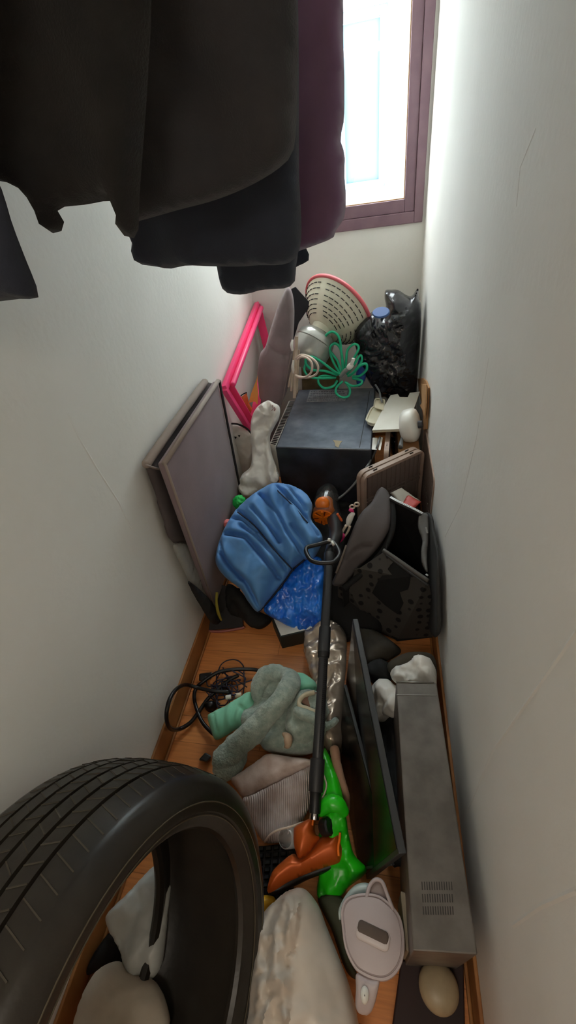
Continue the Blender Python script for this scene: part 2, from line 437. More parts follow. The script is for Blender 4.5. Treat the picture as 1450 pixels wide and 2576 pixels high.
# ---- black appliance casing
metal_blk = mat('scuffed_black_enamel', (40, 43, 50), .33, (66, 70, 80), 9, bump=.12, bscale=50, detail=8, nmix=(.4, .72))
silver = mat('silver_plastic', (216, 214, 206), .4, bump=.05, bscale=90)
dark_m = mat('matte_black', (14, 14, 16), .6)
ap = thing('oven_casing', 'large black boxy appliance with ribbed silver vent strip and sticker on top', 'appliance', (-.25, 2.1, 0))
T4 = [V((-.492, 1.79, .5)), V((-.021, 1.749, .5)), V((-.006, 2.43, .5)), V((-.468, 2.456, .5))]
mesh('casing', *hexa([V((p.x, p.y, 0)) for p in T4]+T4, .006, 3), metal_blk, ap, ang=40)
mesh('top_panel', *slab([T4[0].lerp(T4[2], .012)+V((0, 0, .0012)), T4[1].lerp(T4[3], .012)+V((0, 0, .0012)), T4[2].lerp(T4[0], .012)+V((0, 0, .0012)), T4[3].lerp(T4[1], .012)+V((0, 0, .0012))], .003, .001), mat('window_lit_top', (84, 92, 106), .3, (126, 136, 150), 11, bump=.1, bscale=60, detail=9, nmix=(.35, .75)), ap, smooth=False)  # paler colour paints the window's reflection onto the black top
L0, L1 = V(PZ(694, 1121, .498)), V(PZ(744, 1008, .498)); K0, K1 = V(PZ(678, 1117, .485)), V(PZ(727, 1008, .485))
vs = MB(); vs.add(*hexa([V((K0.x, K0.y, .3)), V((L0.x, L0.y, .3)), V((L1.x, L1.y, .3)), V((K1.x, K1.y, .3)), K0, L0, L1, K1], .003))
vp = vs.build('vent_strip', silver, ap, smooth=False)
sl = MB()
for i in range(30):
    t = (i+.6)/30.5; a = K0.lerp(K1, t); b = L0.lerp(L1, t); n = V((0, 0, .0012))
    sl.add(*bar(a.lerp(b, .22)+n, a.lerp(b, .93)+n, .0075, .003, bev=.0008))
sl.build('vent_slots', dark_m, vp, smooth=False)
sticker = mat('faded_sticker', (168, 172, 178), .6, (136, 142, 150), 40)
st = mesh('sticker', *slab([PZ(*p, .5026) for p in ((780, 982), (876, 981), (869, 1009), (771, 1012))], .0006, 0), sticker, ap, smooth=False)
tx = MB(); rnd = random.Random(4)
for r in range(5):
    x = .04
    while x < .92:
        w = rnd.uniform(.015, .06); t = .12+r*.18
        def q(s): return V(PZ(780+(96*s)-9*t, 982+29*t, .5032))
        tx.add(*bar(q(x), q(min(.96, x+w)), .006, .0006, bev=0)); x += w+.018
tx.build('print', mat('sticker_print', (66, 70, 82), .7), st, smooth=False)
sm = MB(); sm.add(*bar(PZ(924, 1027, .502), PZ(905, 1126, .502), .003, .001, bev=0)); sm.add(*bar(PZ(924, 1027, .502), PZ(930, 985, .502), .003, .001, bev=0))
sm.build('panel_seam', dark_m, ap, smooth=False)
mesh('tape_scrap', *slab([PZ(*p, .503) for p in ((838, 1107), (862, 1109), (856, 1116), (852, 1126), (844, 1122), (843, 1114))], .001, 0), mat('old_tape', (150, 134, 104), .6), ap, smooth=False, label='torn scrap of brown tape')

# ---- fan head lying against the end wall
cream = mat('cream_plastic', (226, 222, 200), .42, (214, 208, 184), 8)
coral = mat('coral_plastic', (222, 104, 112), .45)
fc = V(PY(851, 781, 2.5)); fa = V((.52, .66, .40)).normalized()
fan = thing('fan', 'cream slotted fan head with a coral rim leaning against the end wall', 'fan', fc-V((0, 0, .2)))
FR = .213
prof = [(.052, -.150), (.075, -.146), (.105, -.128), (.135, -.104), (.163, -.074), (.188, -.040), (FR-.008, -.010), (FR, 0), (FR-.006, 0), (.184, -.038), (.16, -.070), (.13, -.1), (.1, -.122), (.07, -.14), (.05, -.144)]
mesh('rear_grille', *lathe(fc, fa, prof, 64), cream, fan, ang=60)
mesh('rim', *lathe(fc, fa, [(FR-.006, -.008), (FR+.004, -.009), (FR+.007, 0), (FR+.004, .009), (FR-.006, .008), (FR-.006, -.008)], 64), coral, fan)
fu = V((0, 0, 1)); fu = (fu-fa*fu.dot(fa)).normalized(); fw = fa.cross(fu)
so = MB()
for (r, h, ns) in ((.197, -.028, 40), (.181, -.0495, 36), (.1645, -.0725, 32), (.148, -.0895, 28), (.131, -.107, 24), (.1145, -.1205, 20), (.098, -.1325, 16)):
    for k in range(ns):
        if k % (ns//4) == 0: continue
        ps = []
        for a in (k+.14, k+.5, k+.86):
            t = 2*math.pi*a/ns; ps.append(fc+fa*(h-.0015)+(fu*math.cos(t)+fw*math.sin(t))*(r+.0012))
        so.add(*tube(ps, .0022, 5, sm=1))
so.build('grille_pattern', mat('slot_shadow', (46, 46, 46), .9), fan, smooth=False)
alu = mat('brushed_silver', (176, 176, 170), .28, metal=.55)
mh = fc-fa*.15
mt = mesh('motor_housing', *lathe(mh+V((-.028, -.015, -.035)), (fa+V((.1, 0, .5))).normalized(), [(.001, -.17), (.04, -.169), (.075, -.158), (.098, -.13), (.108, -.085), (.108, -.03), (.104, -.027), (.108, -.024), (.102, .006), (.078, .032), (.04, .048), (.001, .05)], 40), alu, fan, ang=50)
mesh('hub_collar', *lathe(mh, fa, [(.001, -.045), (.045, -.045), (.056, -.036), (.058, -.012), (.062, .004)], 32), cream, fan, ang=50)

# ---- dark card behind the grey bag
mesh('folder', *slab([PY(*p, 2.44) for p in ((733, 727), (744, 722), (783, 766), (752, 812), (738, 858), (728, 858))], .006, .002), mat('dark_card', (30, 32, 38), .7), smooth=False,
     label='dark square folder standing between the felt bag and the fan', cat='folder')
mesh('storage_bag', *pillow(pts3('y', [(760, 870), (800, 868), (835, 890), (855, 930), (850, 1000), (846, 1125), (770, 1125), (760, 960)], 2.57), .05, .05, .05, .010, facets(.014, 16, .5), 3, floor=.001), mat('tan_paper', (126, 108, 72), .8, (100, 86, 60), 14),
     label='tan crumpled bag wedged behind the appliance below the fan', cat='bag')
# ---- grey brown felt bag
felt = mat('taupe_felt', (136, 122, 124), .95, (148, 132, 134), 10, bump=.35, bscale=240, sheen=.15)
fb = thing('felt_bag', 'tall taupe felt bag standing beside the pink frame', 'bag', V(PY(695, 1290, 2.2)))
P = pts3('y', [(722, 724), (735, 734), (741, 780), (738, 860), (733, 930), (722, 985), (706, 1030), (700, 1120), (700, 1290), (640, 1290), (645, 1080), (652, 1000), (648, 940), (655, 890), (668, 872), (680, 830), (700, 770)], 2.2)
mesh('bag_body', *pillow(P, .035, .03, .04, .012, mix(soft(.01, 5), crumple(.003, 14)), 5, creases=[(pts3('y', [(676, 860), (700, 880), (722, 890)], 2.2), .012, .01), (pts3('y', [(716, 985), (722, 900), (728, 830)], 2.2), .008, .008)]), felt, fb)
mesh('seam', *tube(pts3('y', [(708, 1018), (716, 985), (724, 940), (733, 890)], 2.15), .003, 6), mat('felt_edge', (146, 132, 128), .9), fb)
# ---- pink frame
pink = mat('pink_plastic', (255, 74, 132), .38, spec=.5); pinkd = pink
pk = thing('open_tray', 'hot pink open plastic frame leaning on the side wall', 'frame', V((XL+.03, 2.2, .42)))
A, Bq, Cq, D = V(PX(654, 757, -.71)), V(PX(565, 978, -.71)), V(PX(633, 1088, -.66)), V(PX(674, 868, -.66))
A.y = min(A.y, YB-.02); D.y = min(D.y, YB-.02)
n = (Bq-A).cross(D-A).normalized(); n = n if n.x > 0 else -n
pf = MB()
w = .028
for a, b in ((A, Bq), (Bq, Cq), (Cq, D), (D, A)): pf.add(*bar(a+n*.0, b+n*.0, w, .03, up=(b-a).cross(n), bev=.004))
pf.build('outer_rim', pink, pk, ang=40)
cen = (A+Bq+Cq+D)/4
I = [c.lerp(cen, .10)+n*.03 for c in (A, Bq, Cq, D)]
pi = MB(); pi.add(*tube([I[0], I[1]], .014, 12, sm=1)); pi.add(*slab([I[1], I[2], I[2]-n*.05, I[1]-n*.05], .006, .001)); pi.add(*slab([I[3], I[0], I[0]-n*.05, I[3]-n*.05], .006, .001)); pi.add(*slab([I[2], I[3], I[3]-n*.05, I[2]-n*.05], .006, .001))
pi.build('inner_lip', pink, pk, ang=40)
# ---- papers between frame and bag
org = mat('orange_paper', (240, 116, 62), .6); yel = mat('yellow_card', (246, 186, 96), .6)
mesh('envelope', *pillow(pts3('y', [(602, 1003), (621, 988), (627, 1014), (640, 1034), (634, 1060), (632, 1110), (606, 1100), (590, 1066), (580, 1060), (584, 1030)], 2.12), .008, .004, .02, .01, soft(.005, 12), 1, smooth_outline=False), org,
     label='orange paper envelope tucked behind the pink frame', cat='envelope')
mesh('orange_envelope_edge', *tube(pts3('y', [(601, 1004), (608, 994), (621, 987)], 2.115), .003, 6), mat('dark_trim', (30, 26, 28), .6), label='dark curved rim on top of the orange envelope', cat='strap')
mesh('card', *slab(pts3('y', [(649, 944), (643, 962), (632, 990), (626, 1014), (640, 1010), (644, 1012), (648, 1022), (650, 990), (647, 965)], 2.14), .004, .001), yel, smooth=False,
     label='yellow card leaning against the taupe felt bag', cat='card')
# ---- white shopping bags
wpl = mat('white_polythene', (240, 236, 228), .38, (228, 222, 212), 12, sheen=.1, trans=.0)
sb = thing('shopping_bag', 'knotted white plastic shopping bag hanging down beside the appliance', 'bag', V(PY(655, 1245, 1.72)))
P = pts3('y', [(672, 1008, 1.9), (690, 1014, 1.9), (704, 1024, 1.9), (703, 1050, 1.87), (690, 1076, 1.86), (680, 1100, 1.85), (684, 1140, 1.8), (698, 1180, 1.75), (702, 1208, 1.72), (680, 1222, 1.7), (650, 1236, 1.68), (622, 1250, 1.66), (600, 1232, 1.66), (608, 1196, 1.7),
               (630, 1174, 1.74), (634, 1138, 1.78), (631, 1067, 1.85), (644, 1028, 1.88)])
mesh('bag_body', *pillow(P, .04, .03, .025, .005, mix(facets(.008, 24, .5), facets(.014, 12, .5), folds((1, 0, .15), .010, 11, .9, 6)), 8), wpl, sb, ang=35)
mk = MB(); rp = lambda x, y: V(PY(x, y, 1.81))
for a, b in (((686, 1019), (688, 1028)), ((688, 1028), (684, 1033)), ((691, 1024), (690, 1033)), ((694, 1028), (691, 1034))): mk.add(*bar(rp(*a), rp(*b), .0016, .002, bev=0))
mk.build('red_print', mat('red_ink', (150, 62, 66), .6), sb, smooth=False)
tb = thing('tote_bag', 'white tote with a black hem squeezed behind the folding board', 'bag', V(PY(605, 1240, 1.95)))
mesh('bag_body', *pillow(pts3('y', [(572, 1066), (604, 1069), (622, 1080), (636, 1095), (636, 1150), (628, 1200), (608, 1240), (590, 1200), (575, 1120)], 1.95), .03, .02, .03, .01, facets(.008, 26), 9), wpl, tb)
mesh('black_hem', *tube(pts3('y', [(572, 1066), (590, 1066), (604, 1069), (622, 1079), (636, 1094)], 1.925), .005, 8), mat('hem_black', (28, 24, 26), .7), tb)
mk = MB()
for x, y in ((593, 1101), (602, 1097)): mk.add(*slab([PY(x-3, y-2, 1.915), PY(x+3, y-2, 1.915), PY(x, y+4, 1.915)], .002, 0))
mk.build('print_marks', dark_m, tb, smooth=False)

# ---- cream slats with clips, beige cord
bone = mat('bone_plastic', (196, 178, 158), .5, (176, 158, 138), 20)
ws = thing('slat_bundle', 'bundle of thin bone coloured slats with white end clips beside the appliance', 'slats', V((-.5, 2.3, .3)))
for i, (a, b, w) in enumerate((((747, 846), (741, 1002), .016), ((741, 880), (733, 985), .012), ((753, 880), (747, 990), .010), ((737, 910), (726, 975), .010))):
    mesh('slat', *bar(PY(a[0], a[1], 2.2+.012*i), V(PY(b[0], b[1], 2.12+.012*i)), w, .010, up=(0, 1, 0)), bone, ws, smooth=False)
wht = mat('white_plastic', (238, 236, 228), .35)
for (x, y, l) in ((736, 868, 30), (739, 922, 36)):
    mesh('end_clip', *tube([PY(x, y-l*.45, 2.16), PY(x-2, y, 2.15), PY(x, y+l*.45, 2.16)], [.005, .008, .006], 12), wht, ws)
cordm = mat('beige_cord', (214, 196, 180), .5)
mesh('beige_cord', *tube(pts3('y', [(745, 902, 2.15), (757, 893, 2.12), (775, 896, 2.08), (793, 908, 2.05), (801, 925, 2.04), (795, 942, 2.05), (775, 950, 2.08), (758, 948, 2.1), (744, 944, 2.14), (756, 950, 2.09), (772, 947, 2.05), (784, 935, 2.03), (785, 915, 2.03), (775, 902, 2.05), (760, 897, 2.09), (748, 905, 2.12)]), .0055, 8), cordm,
     label='beige cord looped over the edge of the appliance', cat='cord')
# ---- green looped cable
grn = mat('green_cable', (44, 196, 148), .4, (34, 178, 132), 30)
gc = thing('cable_coil', 'bundle of looped green cable tied around a white plug', 'cable', V(PY(850, 1000, 2.28)))
def c2(L): return [(540+x/2.589, 660+y/2.589) for x, y in L]
loops = [[(825, 720), (800, 640), (745, 565), (720, 490), (765, 452), (812, 490), (828, 600), (838, 720)],
         [(820, 730), (770, 640), (752, 560), (785, 528), (820, 560), (835, 640), (845, 720)],
         [(850, 720), (858, 640), (868, 570), (912, 532), (940, 560), (900, 640), (860, 720)],
         [(860, 730), (900, 680), (948, 606), (960, 640), (920, 700), (880, 740)],
         [(870, 740), (905, 720), (950, 672), (988, 662), (990, 700), (950, 738), (900, 745)],
         [(850, 780), (900, 805), (950, 795), (958, 770), (900, 755)],
         [(835, 775), (795, 815), (795, 855), (835, 880), (875, 868), (882, 825), (855, 780)],
         [(800, 770), (775, 805), (720, 820), (680, 790), (680, 750), (720, 738), (785, 752)],
         [(800, 735), (720, 708), (640, 700), (598, 665), (598, 625), (640, 618), (700, 650), (780, 710), (820, 735)],
         [(790, 750), (700, 755), (620, 745), (585, 700), (600, 650)]]
for i, Lp in enumerate(loops):
    pp = []
    for j, (x, y) in enumerate(c2(Lp)):
        t = j/(len(Lp)-1); d = 2.29-.05*math.sin(t*math.pi)*(1 if i > 3 else -.4)-.004*i
        if y > 955: d = min(d, 2.27)
        q = PY(x, y, d)
        if q[2] < .508: q = PZ(x, y, .508)
        pp.append(q)
    mesh('loop', *tube(pp, .0068, 8), grn, gc)
gry = mat('grey_rubber', (128, 130, 126), .6)
pw = [PY(*c2([p])[0], 2.22) for p in ((820, 745), (850, 710), (880, 690))]
mesh('cable_tie', *tube(pw, [.010, .013, .011], 10), gry, gc)
mesh('plug', *tube([PY(*c2([p])[0], 2.2) for p in ((868, 690), (885, 676), (900, 664))], [.012, .016, .012], 12), wht, gc)
mesh('plug_prong', *tube([PY(*c2([p])[0], 2.19) for p in ((893, 665), (902, 640), (905, 625))], .009, 10), wht, gc)
# ---- black bin bag
bpl = mat('black_polythene', (26, 27, 32), .2, (34, 36, 42), 10, spec=.6, bump=.2, bscale=35, bdist=.006)
P = pts3('y', [(970, 731), (985, 729), (1003, 730), (1022, 742), (1036, 744), (1046, 732), (1053, 726), (1054, 748), (1061, 776), (1064, 853), (1063, 930), (1056, 988), (1052, 1060), (1040, 1140), (985, 1140), (975, 1010), (958, 994), (926, 953),
               (905, 907), (892, 853), (896, 822), (915, 797), (942, 783), (970, 775), (968, 750)], 2.42)
P = [np.array([min(p[0], XR-.012), p[1], p[2]]) for p in P]
vs_, fs_ = pillow(P, .13, .1, .11, .0065, mix(crumple(.020, 6.5, 3, .9), facets(.026, 11, .5), facets(.006, 26, .5)), 12, nrm=(-.1, -1, .15))
vs_ = [V((min(v.x, XR-.004), v.y, v.z)) for v in vs_]
mesh('bin_bag', vs_, fs_, bpl, label='full black bin bag slumped in the corner under the window', cat='bag', ang=60)
mesh('lid', *lathe(PY(959, 786, 2.27), (-.2, -.5, .8), [(.001, .006), (.04, .006), (.044, .002), (.044, -.004), (.001, -.004)], 28, sx=.7), mat('dusty_blue', (74, 104, 160), .4), label='small blue lid lying on the black bin bag', cat='lid', ang=40)
mesh('blue_wrapper', *pillow(pts3('y', [(905, 902), (922, 925), (921, 950), (912, 968), (900, 972), (896, 940)], 2.36), .02, .01, .02, .008, crumple(.006, 20), 4), mat('blue_wrap', (46, 84, 170), .35), label='blue wrapper between the green cable and the bin bag', cat='wrapper')
# ================================================================== STACK BY THE RIGHT HAND WALL
cardw = mat('white_card', (232, 230, 220), .5, (222, 219, 206), 7); cardc = mat('cream_card', (226, 218, 192), .55, (214, 204, 176), 10)
def c3(L): return [(840+x/5.18, 900+y/5.18) for x, y in L]
top = c3([(500, 940), (600, 740), (720, 520), (740, 488), (835, 468), (862, 510), (965, 512), (992, 455), (1125, 438), (1055, 640), (935, 925)])
ct = thing('flattened_carton', 'white flattened carton on top of the little stack by the bin bag', 'carton', V(PZ(1000, 1050, .53)))
mesh('carton_sheet', *slab([PZ(x, y, .545) for x, y in top], .006, .0015), cardw, ct, smooth=False)
mesh('front_lip', *slab([PZ(*p, .547) for p in c3([(500, 940), (555, 872), (940, 860), (935, 925)])], .003, .001), cardw, ct, smooth=False)
for i, (dx, dy, col, lab) in enumerate(((3, 5, cardc, 'cream card sheet just under the white carton'), (6, 10, cardw, 'white card sheet second under the carton'), (9, 15, cardc, 'lowest cream card sheet of the little stack'))):
    q = c3([(500+dx*2, 950), (700, 560), (1080, 560), (930-dx*6, 930)])
    z = .533-.011*i
    mesh('card_sheet', *slab([PZ(x, y+2, z) for x, y in q], .008, .002), col, smooth=False, label=lab, cat='card', group='cards stacked under the white carton')
tr = thing('cream_tray', 'rounded cream plastic tray poking out beside the white carton', 'tray', V(PZ(945, 1040, .51)))
o1 = [PZ(x, y, .53) for x, y in c3([(430, 795), (440, 832), (490, 858), (570, 852), (650, 700), (660, 570), (630, 552), (545, 548), (528, 640), (490, 668)])]
mesh('tray_base', *slab(o1, .016, .003), cream, tr, smooth=False)
mesh('tray_rim', *tube([p+np.array([0, 0, .003]) for p in o1], .005, 8, closed=True, sm=3), cream, tr)
mesh('tray_flap', *slab([PZ(x, y, .548) for x, y in c3([(530, 645), (548, 552), (625, 552), (655, 600), (650, 680)])], .004, .001), cardc, tr, smooth=False)
# round white device
dc = V(PZ(1040, 1070, .545)); dc.x = min(dc.x, .165)
dax = V((.93, -.26, .24)).normalized()
dv = thing('round_device', 'white drum shaped device with a dark knob next to the white carton', 'device', dc-V((0, 0, .08)))
mesh('drum', *lathe(dc, dax, [(.001, -.04), (.066, -.04), (.076, -.03), (.08, -.01), (.08, .008), (.076, .02), (.06, .029), (.03, .033), (.001, .034)], 48), wht, dv, ang=50)
mesh('knob', *lathe(dc+dax*.034, dax, [(.018, -.002), (.018, .014), (.015, .019), (.001, .02)], 24), mat('slate_knob', (62, 66, 74), .5), dv, ang=40)
# brown cardboard by the wall
cb = mat('kraft_card', (184, 140, 96), .8, (168, 126, 84), 14, bump=.2, bscale=60)
mesh('cardboard', *slab(pts3('x', c3([(1095, 270), (1160, 268), (1200, 300), (1232, 390), (1225, 560), (1205, 930), (1165, 940), (1160, 740), (1140, 590), (1110, 450)]), .232), .008, .002), cb, smooth=False, label='folded brown cardboard standing against the wall beside the bin bag', cat='cardboard')
mesh('cardboard', *slab(pts3('x', c3([(1140, 340), (1205, 350), (1200, 600), (1180, 800), (1165, 700), (1120, 620), (1150, 580)]), .218), .006, .002), cb, smooth=False, label='torn brown flap in front of the folded cardboard', cat='cardboard')
# folded crates
taupe = mat('taupe_plastic', (176, 152, 136), .5, (162, 138, 122), 10); taupe_d = mat('taupe_plastic_ribs', (118, 102, 94), .6)
hole_m = dark_m
def crate(label, O, e, L, H, n, th=.022, dn=(0, 0, -1), parts=True, full=True):
    O, e, n, dn = V(O), V(e).normalized(), V(n).normalized(), V(dn).normalized()
    t = thing('folded_crate', label, 'crate', O+dn*H+e*L/2, 'folded taupe crates')
    def P(a, b, c): return O+e*a+dn*b+n*c
    r = .035; rim = MB()
    def arc(cx, cy, a0, a1): return [(cx+r*math.cos(math.radians(a)), cy+r*math.sin(math.radians(a))) for a in np.linspace(a0, a1, 6)]
    path = arc(r, r, 270, 180)[::-1][::-1]
    pl = [(0, H), (0, H*.5)]+[(r-r*math.cos(a), r-r*math.sin(a)) for a in np.linspace(0, math.pi/2, 6)]+[(L*.5, 0)]+[(L-r+r*math.sin(a), r-r*math.cos(a)) for a in np.linspace(0, math.pi/2, 6)]+[(L, H*.5), (L, H)]
    inn = [(min(max(a, .014), L-.014), max(b, .014)) for a, b in pl]
    k = len(pl); vs = []; fs = []
    for a, b in pl: vs += [P(a, b, 0), P(a, b, -th)]
    for a, b in inn: vs += [P(a, b, 0), P(a, b, -th)]
    for i in range(k-1):
        j = 2*i; q = 2*k+2*i
        fs += [[j, j+1, j+3, j+2], [q, q+2, q+3, q+1], [j, j+2, q+2, q], [j+1, q+1, q+3, j+3]]
    fs += [[0, 2*k, 2*k+1, 1], [2*k-2, 2*k-1, 4*k-1, 4*k-2]]
    rm = mesh('crate_rim', vs, fs, taupe, t, ang=35)
    for a in (.07, L-.07): mesh('slot', *bar(P(a-.010, -.0006, -th*.5), P(a+.010, -.0006, -th*.5), .009, .002, up=n, bev=.0005), hole_m, rm, smooth=False)
    rb = MB(); m = max(6, int(L/.026))
    rb.add(*hexa([P(.01, H, -th*.35), P(L-.01, H, -th*.35), P(L-.01, H, -th*.8), P(.01, H, -th*.8), P(.01, .01, -th*.35), P(L-.01, .01, -th*.35), P(L-.01, .01, -th*.8), P(.01, .01, -th*.8)], 0))
    for i in range(1, m): rb.add(*bar(P(L*i/m, .012, -th*.25), P(L*i/m, H-.005, -th*.25), .006, .008, up=n, bev=.001))
    for b in (H*.45, H*.52): rb.add(*bar(P(.012, b, -th*.2), P(L-.012, b, -th*.2), .008, .006, up=n, bev=.001))
    rb.build('ribbed_panel', taupe_d, t, smooth=False)
    return t
e0 = V((.29, .23, 0)); n0 = V((.23, -.29, 0)).normalized()
a0 = V(PZ(916, 1200, .5))
crate('front folded crate of the pair standing across the corner', a0, e0, .345, .30, n0)
crate('rear folded crate of the pair standing across the corner', a0-n0*.026+V((-.004, -.004, .004)), e0, .345, .30, n0)
crate('folded crate standing flat along the wall behind the pet carrier', (.214+.022, 1.50, .5), (0, 1, 0), .5, .5, (-1, 0, 0))
crate('folded crate standing between the appliance and the wall, under the cards', (.035, 1.72, .5), (.06, 1, 0), .35, .5, (-1, .06, 0))
mesh('cardboard_box', *abox(.105, .205, 1.78, 2.14, .0, .455, .003), cb, smooth=False, label='tall brown cardboard box hidden in the dark under the white drum', cat='box')
# white power bricks, grey cable
mesh('power_brick', *hexa([V(PZ(*p, .44)) for p in ((935, 1131), (949, 1132), (951, 1101), (938, 1101))]+[V(PZ(*p, .49)) for p in ((935, 1131), (949, 1132), (951, 1101), (938, 1101))], .003), wht, smooth=False, label='white power brick at the corner of the appliance', cat='power brick')
mesh('power_strip', *hexa([V(PZ(*p, .44)) for p in ((952, 1132), (958, 1133), (964, 1100), (958, 1099))]+[V(PZ(*p, .50)) for p in ((952, 1132), (958, 1133), (964, 1100), (958, 1099))], .003), wht, smooth=False, label='narrow white strip standing between the appliance and the crates', cat='power strip')
mesh('grey_cable', *tube([PZ(956, 1100, .51), PZ(950, 1122, .50), PZ(938, 1150, .44), PY(925, 1172, 1.70), PY(905, 1200, 1.68), PY(888, 1222, 1.66), PY(868, 1242, 1.64), PY(850, 1256, 1.62)], .0055, 8), mat('grey_flex', (112, 114, 116), .45), label='grey cable hanging down the front of the appliance', cat='cable')
mesh('grey_cable', *tube([PY(945, 968, 2.25), PY(955, 985, 2.2), PY(958, 1000, 2.15), PZ(962, 1012, .56)], .005, 8), mat('grey_flex', (112, 114, 116), .45), label='short grey cable behind the cream tray', cat='cable')
mesh('grey_cable', *tube([PZ(1016, 1082, .53), PZ(1012, 1100, .51), PZ(1008, 1125, .5)], [.005, .006, .012], 8), mat('grey_flex', (112, 114, 116), .45), label='grey cable with a moulded end beneath the white drum', cat='cable')
# red and white packet
pkt = thing('packet', 'grey and red paper packet lying behind the open pet carrier', 'packet', V(PZ(1015, 1255, .43)))
def k1(L): return [(820+x/4.677, 1200+y/4.677) for x, y in L]
mesh('packet_body', *pillow([PZ(x, y, .44) for x, y in k1([(755, 190), (890, 125), (1125, 290), (1010, 400), (890, 330)])], .008, .006, .02, .008, crumple(.003, 25), 2, smooth_outline=False), mat('grey_print', (150, 142, 128), .6), pkt)
mesh('red_panel', *pillow([PZ(x, y, .449) for x, y in k1([(965, 205), (1125, 292), (1015, 395), (895, 325)])], .004, .002, .02, .008, crumple(.003, 25), 2, smooth_outline=False), mat('red_print', (180, 62, 52), .5), pkt)
# ================================================================== MIDDLE OF THE PILE
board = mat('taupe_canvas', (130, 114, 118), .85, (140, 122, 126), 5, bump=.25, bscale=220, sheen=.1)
edge_m = mat('canvas_edge', (150, 136, 128), .85, bump=.2, bscale=200)
drk = mat('black_binding', (30, 26, 28), .7)
def bb(pts, name, label, m=board):
    t = thing(name, label, 'folding board', V((pts[3].x, pts[3].y, 0)), 'taupe folding boards')
    mesh('panel', *slab(pts, .026, .008, 3, n=(1, -.05, .03)), m, t, ang=50)
    return t
A0 = V((-.668, 1.035, .917)); A1 = V((-.668, 1.635, .922)); A2 = V((-.70, 1.66, .02)); A3 = V((-.705, 1.075, .02))
A0 = V(PX(413, 1166, -.655)); A1 = V(PX(549, 958, -.655)); A3 = V(PX(541, 1532, -.69)); A2 = V((-.69, A1.y, A3.z))
b1 = bb([A0, A1, A2, A3], 'folding_board', 'front taupe canvas board leaning on the side wall')
mesh('binding', *tube([A1+V((.004, .004, 0)), A2+V((.004, .004, 0))], .006, 8, sm=1), drk, b1)
mesh('welt', *tube([A0, A1], .009, 10, sm=1), edge_m, b1)
mesh('welt', *tube([A0+V((.003, 0, 0)), A3+V((.003, 0, 0))], .0045, 8, sm=1), edge_m, b1)
B = pts3('x', [(368, 1170), (516, 960), (538, 965), (560, 1100), (580, 1300), (500, 1372), (468, 1364), (437, 1366), (424, 1352), (415, 1320), (402, 1280), (392, 1240), (376, 1200)], XL+.022)
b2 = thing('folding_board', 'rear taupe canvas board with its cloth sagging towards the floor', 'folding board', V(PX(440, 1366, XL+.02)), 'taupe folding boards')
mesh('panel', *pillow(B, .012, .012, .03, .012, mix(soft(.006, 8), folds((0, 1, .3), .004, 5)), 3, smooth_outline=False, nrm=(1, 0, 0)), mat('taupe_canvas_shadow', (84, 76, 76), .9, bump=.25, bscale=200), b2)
mesh('welt', *tube(pts3('x', [(368, 1168), (440, 1064), (516, 961)], XL+.032), .015, 10, sm=1), edge_m, b2)
mesh('welt', *tube(pts3('x', [(368, 1170), (385, 1176), (400, 1180), (412, 1182)], XL+.045), .004, 8), edge_m, b2)
for (x, y, xx) in ((462, 1042, XL+.034), (490, 1038, -.653)):
    pass
clear = mat('clear_film', (178, 178, 172), .25, alpha=.55, bump=.2, bscale=30)
mesh('plastic_sheet', *pillow(pts3('x', [(436, 1372), (476, 1366), (500, 1400), (530, 1470), (545, 1530), (520, 1510), (480, 1468), (455, 1420)], XL+.03), .012, .008, .03, .010, crumple(.008, 14), 5), clear, label='clear plastic sheet hanging below the rear board', cat='plastic sheet')
mesh('black_bag', *pillow(pts3('x', [(476, 1462), (520, 1500), (548, 1540), (552, 1568), (532, 1566), (505, 1525), (482, 1485)], XL+.05), .012, .01, .03, .010, crumple(.008, 14), 6), mat('black_cloth', (22, 22, 22), .8), label='small black bag squeezed at the foot of the boards', cat='bag')

# ---- blue folded cover
blue = mat('blue_canvas', (98, 156, 216), .6, (84, 140, 204), 6, bump=.12, bscale=180, sheen=.1)
def zb(y, x=700): return .45-(y-1218)/322*.33+max(0, (620-x)/75)*.06
O = [(712, 1217), (675, 1222), (633, 1249), (592, 1286), (563, 1336), (547, 1381), (544, 1419), (567, 1452), (604, 1481), (625, 1514), (650, 1540), (675, 1514), (720, 1457), (737, 1432), (768, 1408), (790, 1404), (811, 1366), (808, 1340), (784, 1307), (786, 1268), (762, 1235)]
bc = thing('folded_cover', 'big folded blue canvas cover with dark piping', 'cover', V(PZ(650, 1540, .05)))
P = [PZ(x, y, zb(y, x)) for x, y in O]
def zp(x, y, d=0): return PZ(x, y, zb(y, x)+d)
cre = [([(600, 1290), (640, 1325), (690, 1385), (738, 1436)], .020, .007), ([(655, 1250), (700, 1300), (725, 1350), (765, 1405)], .022, .009), ([(690, 1222), (735, 1270), (775, 1312), (800, 1350)], .018, .008),
       ([(575, 1350), (625, 1362), (655, 1395), (700, 1452), (715, 1465)], .028, .010), ([(565, 1400), (590, 1435), (625, 1470), (655, 1530)], .028, .010), ([(640, 1290), (680, 1335), (705, 1370)], .022, .008),
       ([(615, 1335), (650, 1355), (690, 1400), (725, 1440)], .022, .009), ([(720, 1230), (750, 1262), (770, 1290)], .012, .007), ([(735, 1330), (760, 1360), (780, 1395)], .014, .008), ([(590, 1310), (620, 1320), (650, 1345)], .02, .009),
       ([(560, 1370), (575, 1420), (610, 1460)], .018, .007)]
cre = [([zp(*p) for p in L], d*2.1, w*.85) for L, d, w in cre]
mesh('cloth', *pillow(P, .085, .05, .07, .007, mix(folds((.82, .35, 0), .014, 8, .6, 3), facets(.016, 9, .5), facets(.005, 24, .5)), 4, creases=cre, power=.6), blue, bc)
pip = mat('navy_piping', (26, 36, 62), .7)
